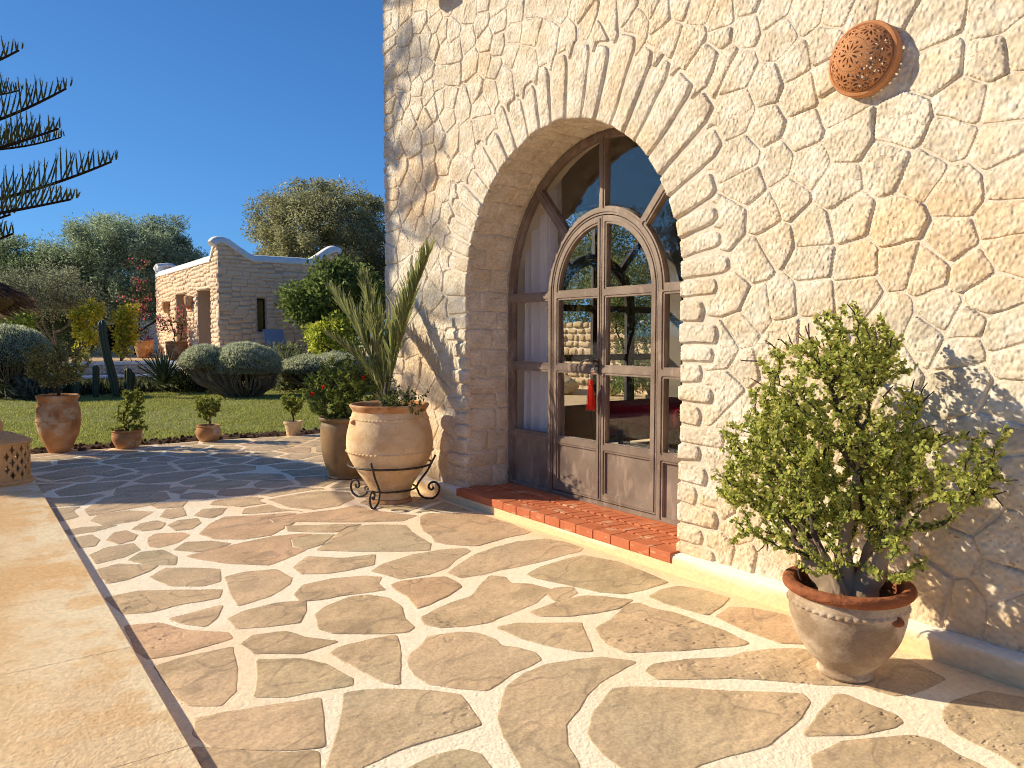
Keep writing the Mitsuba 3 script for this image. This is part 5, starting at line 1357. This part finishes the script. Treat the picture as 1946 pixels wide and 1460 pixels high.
def column(name, label, pts, r, seed, ribs=7):
    rg = np.random.default_rng(seed)
    pp = smooth_prof(pts, 6)
    n = ribs * 6
    rr = r * np.concatenate([np.linspace(.8, 1, 4), np.ones(len(pp) - 8), [.98, .9, .72, .35]])
    v, f = tube(pp, rr, n)
    g = np.arange(n) * 2 * np.pi / n
    k = np.concatenate([np.tile(1 + .16 * np.cos(g * ribs), len(pp)), [1, 1]])
    cen = np.vstack([np.repeat(pp, n, 0), pp[:1], pp[-1:]])
    v = cen + (v - cen) * k[:, None]
    col = np.array([.05, .065, .042]) * (1 + .25 * (k[:, None] - 1) / .16)
    t = thing(name, label, 'cactus')
    add(t, (v, f), 'cactus_skin', smooth=True, color=col)
    return t


column('column_cactus', 'tall slightly curved column cactus rising above the white capped wall', [(-19.9, -.42, 0), (-19.92, -.49, .5), (-19.95, -.59, 1.0), (-19.95, -.66, 1.5), (-19.95, -.66, 1.78)], .082, 1)
for k, (x, y, h, r) in enumerate(((-20.1, -.82, .74, .065), (-20.0, -.16, .66, .075), (-20.4, .0, .55, .05), (-20.2, -1.22, .36, .08))):
    column('short_cactus', ('short column cactus just left of the tall one', 'short bluish column cactus just right of the tall one', 'thin short cactus between the tall cactus and the spiky rosette', 'stubby round topped cactus, lowest of the cactus group')[k], [(x, y, 0), (x, y + .01, h * .4), (x + .01, y + .02, h * .8), (x + .01, y + .02, h)], r, 5 + k, 6)

# low filler plants along the bed
rg = np.random.default_rng(95)
for k, (x, y, w, h, col, col2, lab) in enumerate((
        (-20.9, -2.5, .42, .55, (.25, .21, .06), (.36, .30, .10), 'yellowish succulent clump at the left end of the bed'),
        (-20.3, -1.95, .45, .42, (.10, .11, .085), (.24, .25, .21), 'dark arching strap leaved plant left of the cactus group'),
        (-20.6, 1.4, .55, .5, (.05, .06, .03), (.10, .11, .05), 'dark low plant beside the spiky rosette'),
        (-19.2, 3.45, .38, .95, (.12, .14, .07), (.22, .23, .13), 'wispy grey green plant between the two clipped shrubs'),
        (-20.8, 3.9, .5, 1.15, (.15, .18, .09), (.26, .28, .15), 'pale upright weedy plant below the deck chair'))):
    t = thing('bed_plant', lab, 'plant')
    n_ = 900
    c = np.stack([x + rg.normal(size=n_) * w * .35, y + rg.normal(size=n_) * w * .45, rg.random(n_) ** 1.2 * h], 1)
    d = np.stack([(c[:, 0] - x), (c[:, 1] - y), rg.random(n_) * .6 + .1], 1) + rg.normal(size=(n_, 3)) * .3
    gm, gc = leaves(c, d, rg.uniform(.10, .28, n_), .035, rg, 'lance', color=col, col2=col2)
    add(t, gm, 'leaf', color=gc, kind=None)
rg = np.random.default_rng(96)
N = 9000
c = np.stack([rg.uniform(-23.5, -20.9, N), rg.uniform(-7, 6.5, N), np.zeros(N)], 1)
d = rg.normal(size=(N, 3)) * .6; d[:, 2] = 1
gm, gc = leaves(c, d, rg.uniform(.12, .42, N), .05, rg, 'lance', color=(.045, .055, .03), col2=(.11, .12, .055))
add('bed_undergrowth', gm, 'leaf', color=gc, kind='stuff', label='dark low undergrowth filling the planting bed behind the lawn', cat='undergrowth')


# ------------------------------------------------------------------ trees
def tree(name, label, base, crown, r, seed, n_tg=110, n_leaf=26000, L=.14, W=.045, color=(.10, .115, .07), col2=(.20, .215, .14), trunk_r=.16, bark='bark', clump=.42, power=.42, trunks=1, kind='diamond', group=None, flat_bottom=.35, cvar=.2):
    """Trunk and limbs grown towards clumps spread through the crown's volume; leaves gather in the clumps, so gaps stay between them."""
    rg = np.random.default_rng(seed)
    t = thing(name, label, 'tree', group)
    base, crown, r = (np.asarray(q, float) for q in (base, crown, r))
    d = unit(rg.normal(size=(n_tg * 2, 3)))
    d = d[d[:, 2] > -flat_bottom - .25][:n_tg]
    bump = .78 + .5 * meshkit.noise(d * 2.3 + seed * 3.3, seed)
    tg = crown + d * r * ((.45 + .55 * rg.random((len(d), 1)) ** .5) * bump[:, None])
    st, sp = [base], [-1]
    for k in range(trunks):
        a = base + [rg.normal() * .25 * (trunks > 1), rg.normal() * .25 * (trunks > 1), 0]
        e = crown + [rg.normal() * .35 * r[0] * (trunks > 1), rg.normal() * .35 * r[1] * (trunks > 1), -r[2] * .55]
        prev = 0
        for q in np.linspace(.0, 1, 8):
            st.append(a * (1 - q) + e * q + [0.12 * math.sin(q * 4 + k + seed), .10 * math.sin(q * 5 + 2 * k), 0]); sp.append(prev); prev = len(st) - 1
    nodes, par = grow(base, tg, rg, .3, .13, .35, start=(st, sp))
    rad = pipe(nodes, par, .012, power, trunk_r)
    rad[:1] *= 1.3
    add(t + '__trunk', sticks(nodes, par, rad, sides=7), bark, smooth=True)
    tips = np.vstack([tg, nodes[(rad < .03)][::3]])
    tips = tips[((tips - crown) / r)[:, 2] > -flat_bottom - .35]
    w = rg.dirichlet(np.ones(len(tips)) * 2.0)
    idx = rg.choice(len(tips), n_leaf, p=w)
    size = (clump * rg.uniform(.55, 1.25, len(tips)))[idx]
    c = tips[idx] + np.clip(rg.normal(size=(n_leaf, 3)), -1.7, 1.7) * size[:, None] * [.55, .55, .42]
    dd = unit(c - tips[idx]) * .8 + rg.normal(size=c.shape) * .7 + [0, 0, .1]
    gm, gc = leaves(c, dd, rg.uniform(.7, 1.3, n_leaf) * L, W, rg, kind, color=color, col2=col2, cvar=cvar)
    tone = (.8 + .45 * rg.random(len(tips)))[idx]
    k = len(gm[0]) // n_leaf
    add(t + '__crown', gm, 'leaf', color=gc * np.repeat(tone, k)[:, None], kind='stuff')
    return t


tree('olive_tree', 'large silvery olive tree rising behind the far stone house', (-30.5, 9.2, 0), (-30.3, 9.0, 5.2), (2.9, 2.6, 2.45), 101, 210, 95000, .12, .05, color=(0.252, 0.260, 0.131), col2=(0.487, 0.479, 0.278), trunk_r=.26, clump=.5, flat_bottom=.6)
tree('olive_tree', 'dark olive branches between the far house and the stone house wall', (-27.5, 12.6, 0), (-27.4, 12.2, 3.9), (2.3, 2.2, 2.3), 102, 80, 18000, .13, .05, color=(0.096, 0.113, 0.061), col2=(0.192, 0.209, 0.113), trunk_r=.2, clump=.5, flat_bottom=.6)
tree('mastic_tree', 'broad dense grey green tree left of the far house', (-36.3, 2.9, 0), (-36.6, 2.75, 3.95), (3.1, 2.9, 2.4), 103, 240, 115000, .13, .045, color=(0.227, 0.294, 0.185), col2=(0.456, 0.542, 0.369), trunk_r=.22, clump=.55, flat_bottom=.45)
tree('mastic_tree', 'dark grey green tree with rounded crown at the far left', (-38.5, -1.3, 0), (-38.5, -1.3, 3.25), (2.8, 2.4, 2.2), 104, 170, 60000, .13, .045, color=(0.164, 0.217, 0.107), col2=(0.348, 0.413, 0.217), trunk_r=.2, clump=.55, flat_bottom=.6)
tree('mastic_tree', 'dark tree standing between the two broad grey green trees', (-40.5, .8, 0), (-40.5, .8, 2.9), (2.6, 2.6, 2.4), 105, 100, 24000, .16, .055, color=(0.130, 0.174, 0.098), col2=(0.261, 0.315, 0.174), trunk_r=.2, clump=.55, flat_bottom=.9)
tree('wild_olive', 'small leaning many stemmed olive in front of the broad tree', (-29.0, -.45, 0), (-29.1, -1.0, 2.65), (1.3, 1.35, .95), 106, 70, 12000, .10, .03, color=(0.174, 0.192, 0.122), col2=(0.330, 0.348, 0.227), trunk_r=.09, clump=.42, trunks=3, bark='pale_bark')
for k, (x, y, z, rx, rz, lab) in enumerate(((-27.7, .05, .6, .42, .42, 'yellow green shrub tree on the terrace, left one of the pair'), (-27.1, 1.0, .6, .26, .42, 'yellow green shrub tree on the terrace, right one of the pair'))):
    tree('terrace_shrub', lab, (x, y, .6), (x, y, z + 1.12), (rx, rx * 1.05, rz + .25), 110 + k, 26, 2300, .12, .065, color=(0.401, 0.418, 0.061), col2=(0.696, 0.626, 0.086), trunk_r=.035, clump=.2, trunks=3, bark='pale_bark', flat_bottom=.9)
tree('green_shrub_tree', 'fresh green leafy shrub in front of the right wall of the far house', (-20.6, 5.5, 0), (-20.6, 5.45, 2.45), (1.0, 1.3, 1.0), 120, 90, 15000, .13, .075, color=(.115, .165, .045), col2=(.24, .29, .10), trunk_r=.07, clump=.36, trunks=3, flat_bottom=.7)
tree('citrus_shrub', 'yellow green shrub beside the palm, below the fresh green leafy one', (-19.3, 4.85, 0), (-19.3, 4.8, 1.25), (.6, .62, .62), 121, 40, 5200, .10, .06, color=(0.365, 0.434, 0.070), col2=(0.626, 0.626, 0.122), trunk_r=.04, clump=.26, trunks=2, flat_bottom=.9)
tree('green_shrub_tree', 'bright green bush at the very left edge above the clipped mound', (-27.0, -2.4, 0), (-27.0, -2.4, 1.75), (.7, .8, .7), 122, 40, 5000, .12, .07, color=(0.278, 0.383, 0.070), col2=(0.487, 0.574, 0.139), trunk_r=.05, clump=.3, trunks=2, flat_bottom=.9)
# seen through the panes: trees and a dry stone wall in the garden beside the house
tree('pepper_tree', 'green tree seen through the door panes above the garden wall', (-16.5, 12.8, 0), (-16.8, 13.0, 4.2), (3.6, 2.6, 2.6), 130, 120, 30000, .13, .05, color=(.12, .15, .06), col2=(.24, .27, .13), trunk_r=.2, clump=.5, flat_bottom=.8)
tree('pepper_tree', 'green bushy tree seen through the right door leaf before the garden wall', (-12.6, 9.6, 0), (-12.7, 9.4, 1.7), (1.2, 1.1, 1.5), 131, 60, 9000, .11, .05, color=(.12, .16, .05), col2=(.24, .28, .11), trunk_r=.07, clump=.34, trunks=3, flat_bottom=.9)
GW = thing('garden_wall', 'ochre dry stone garden wall seen through the left door leaf', 'wall')
add(GW + '__core', box(-25.5, -8.5, 11.05, 11.4, -.1, 1.78), 'mortar')
rg = np.random.default_rng(63)
gs = []
z = .0
while z < 1.75:
    hz = rg.uniform(.16, .28); x = -25.5
    while x < -8.7:
        lx = rg.uniform(.2, .5)
        q = rough(sbox(x + .015, z + .01, x + lx - .01, min(z + hz - .01, 1.85)), .05, .03, 4, int(x * -97 + z * 31) % 9000, .06)
        if q is not None:
            gs.append(pillow(q, .09, rg.uniform(.05, .09), .06, int(x * -97 + z * 31) % 9000, .02, .02, lambda a, b, h: np.stack([a, 11.05 - h, b], 1)))
        x += lx
    z += hz
gs.sort(key=lambda m: -np.ptp(m[0][:, 0]) * np.ptp(m[0][:, 2]))
for m in gs[:260]:
    add(GW + '__stone', m, 'earth', smooth=True)
if len(gs) > 260:
    add(GW + '__stone_field', cat(gs[260:]), 'earth', smooth=True, kind='stuff')
for k, (x, y, r) in enumerate(((-15.3, 9.3, .34), (-14.2, 9.9, .26), (-16.6, 10.3, .3))):
    s_ = trimesh.creation.icosphere(3, r); v = np.asarray(s_.vertices)
    v = v * (1 + .5 * (meshkit.fbm(v * 4 + k, 3) - .5))[:, None] * [1.2, 1, .75]
    add('boulder', (v + [x, y, r * .4], np.asarray(s_.faces)), 'earth', smooth=40, label=('ochre boulder behind the glass, biggest of three at the foot of the garden wall', 'smallest boulder at the foot of the garden wall', 'boulder farthest along the foot of the garden wall')[k], cat='boulder')

# white garden wall far behind, left of the far house
WW = thing('white_wall', 'white rendered wall with dark openings under the trees at the left', 'wall')
wp = sbox(-9, -.1, 7.5, 2.5).difference(unary_union([sbox(y, .6, y + .8, 2.0) for y in (-6.0, -3.1, -.3, 2.6)]))
add(WW + '__body', ext(wp, -43.3, -43.0, 'x'), 'lime_white')
add(WW + '__recess', box(-43.5, -43.31, -9, 7.5, -.1, 2.5), 'dark')

# ------------------------------------------------------------------ Norfolk pine at the left edge
NP_ = thing('norfolk_pine', 'norfolk pine with tiers of upcurved comb like branches at the left edge', 'tree')
rg = np.random.default_rng(141)
pt = np.array([-11.35, -4.25, 0.0])
add(NP_ + '__trunk', tube(np.stack([np.full(14, pt[0]) + .03 * np.sin(np.arange(14)), np.full(14, pt[1]), np.linspace(0, 9.6, 14)], 1), np.linspace(.16, .02, 14), 10), 'bark', smooth=True)


def pine_branch(b, tip, sag, dens=15, fl=.32):
    b, tip = np.asarray(b, float), np.asarray(tip, float)
    t = np.linspace(0, 1, 30)[:, None]
    mid = b * .5 + tip * .5 - [0, 0, sag]
    rc = (1 - t) ** 2 * b + 2 * t * (1 - t) * mid + t * t * tip
    tang = unit(np.gradient(rc, axis=0))
    L = np.linalg.norm(tip - b)
    side = unit(np.cross(tang, [0, 0, 1.0])); up = np.cross(side, tang)
    P0, D, Ln = [], [], []
    for q in np.arange(.22, .995, 1 / (dens * L)):
        i = min(28, int(q * 29)); w = q * 29 - i
        p = rc[i] * (1 - w) + rc[i + 1] * w
        for s_ in (-1, 1):
            if rg.random() < .1 + .25 * (q < .45):
                continue
            P0.append(p)
            D.append(tang[i] * rg.uniform(.36, .55) + side[i] * s_ * rg.uniform(.18, .40) + up[i] * rg.uniform(.88, 1.02))
            Ln.append(fl * rg.uniform(.85, 1.08) * min(1, (1.02 - q) * 3.6 + .12) * (.75 + .25 * q))
    P0, D, Ln = np.array(P0), unit(D), np.array(Ln)
    M = P0 + D * Ln[:, None] * .5
    E = P0 + D * Ln[:, None] + np.array([0, 0, .10]) * Ln[:, None]
    fr = cat([frusta(P0, M, .007, .0095, 5), frusta(M, E, .0095, .003, 5)])
    k = 24
    nb = np.repeat(np.arange(len(P0)), k)
    w = rg.random(len(nb))[:, None]
    c = P0[nb] + (E - P0)[nb] * w
    dd = D[nb] * 1.3 + rg.normal(size=(len(nb), 3)) * .6
    gm, gc = leaves(c, dd, .034, .006, rg, 'blade', color=(.15, .18, .08), col2=(.27, .30, .14))
    sc = np.tile([[.14, .165, .075]], (len(fr[0]), 1)) * rg.uniform(.7, 1.3, (len(fr[0]), 1))
    st = tube(rc[::2], np.linspace(.028, .011, 15), 6)
    mm = cat([fr, gm, st])
    add(NP_ + '__branch', mm, 'leaf', color=np.vstack([sc, gc, np.tile([[.06, .042, .03]], (len(st[0]), 1))]))


tips = PINE_TIPS
for tip, zb, sag in tips:
    pine_branch(pt + [0, 0, zb], tip, sag)
for z in np.arange(3.0, 9.2, .68):
    n = 5
    ph = rg.uniform(0, 6.28)
    for k in range(n):
        a = ph + k * 2 * math.pi / n + rg.normal() * .12
        if z < 5.2 and math.cos(a - math.radians(45)) > .55:      # the branches in view stand there already
            continue
        wide = .55 if math.cos(a + math.radians(45)) > .2 else 1.0
        ln = wide * min(2.4, max(.35, (9.7 - z) * .46)) * rg.uniform(.88, 1.08)
        pine_branch(pt + [0, 0, z], pt + [ln * math.cos(a), ln * math.sin(a), z + ln * .20 + .05], ln * .16, 22)

# trees on the camera's side of the garden, which the door panes mirror
tree('olive_tree', 'olive tree mirrored in the glass of the door, nearer to the pine', (-17.5, -13.0, 0), (-17.5, -13.0, 3.3), (2.6, 2.6, 1.9), 161, 110, 20000, .14, .06, color=(.15, .16, .08), col2=(.28, .28, .16), trunk_r=.2, clump=.5, flat_bottom=.8)
tree('olive_tree', 'olive tree mirrored in the glass of the door, farther from the pine', (-12.5, -15.5, 0), (-12.5, -15.5, 3.0), (2.4, 2.4, 1.8), 162, 110, 18000, .14, .06, color=(.15, .16, .08), col2=(.28, .28, .16), trunk_r=.2, clump=.5, flat_bottom=.8)


# ------------------------------------------------------------------ thatched parasol, cut by the left edge; it shades the paving
def parasol(label, pc, RP, ze, za, lean, seed):
    t = thing('thatched_parasol', label, 'parasol')
    rg = np.random.default_rng(seed)
    pc = np.array(pc, float)
    tilt = lambda v: v + np.stack([v[:, 0] * 0, v[:, 1] * 0, lean * (.5885 * (v[:, 0] - pc[0]) + .808 * (v[:, 1] - pc[1]))], 1)
    pr = [(.0, za), (.3, ze + (za - ze) * .78), (.6, ze + (za - ze) * .5), (.88, ze + (za - ze) * .2), (1.0, ze)]
    m = lathe([(max(.02, a * RP), z) for a, z in pr] + [(RP - .02, ze - .06), (.85 * RP, ze + .06), (.5 * RP, ze + (za - ze) * .42), (.02, za - .12)], 40, pc, .02, seed)
    add(t + '__canopy', (tilt(m[0]), m[1]), 'dark_wood', smooth=50)
    n_ = 9000
    a = rg.uniform(0, 6.283, n_); q = np.sqrt(rg.random(n_)) * .98 + .03
    c = np.stack([pc[0] + q * RP * np.cos(a), pc[1] + q * RP * np.sin(a), np.interp(q, [k[0] for k in pr], [k[1] for k in pr]) + .012], 1)
    d = np.stack([np.cos(a), np.sin(a), np.full(n_, -(za - ze) / RP - .12)], 1) + rg.normal(size=(n_, 3)) * .10
    gm, gc = leaves(tilt(c), d, rg.uniform(.14, .32, n_), .022, rg, 'lance', color=(.12, .085, .065), col2=(.22, .165, .125), cvar=.25)
    add(t + '__thatch', gm, 'leaf', color=gc, kind='stuff')
    add(t + '__post', tube([pc + [0, 0, -.05], pc + [0, 0, 1.2], pc + [0, 0, za - .08]], .04, 10), 'bark', smooth=True)
    for k in range(10):
        a = k * 2 * math.pi / 10
        e = np.array([[pc[0], pc[1], za - .14], [pc[0] + .95 * RP * math.cos(a), pc[1] + .95 * RP * math.sin(a), ze - .02]])
        add(t + '__rib', tube(tilt(e), .018, 6), 'bark')


parasol('brown thatched parasol, its drooping edge sticking in at the left below the pine', PARASOL, 1.2, 1.62, 2.28, .25, 151)
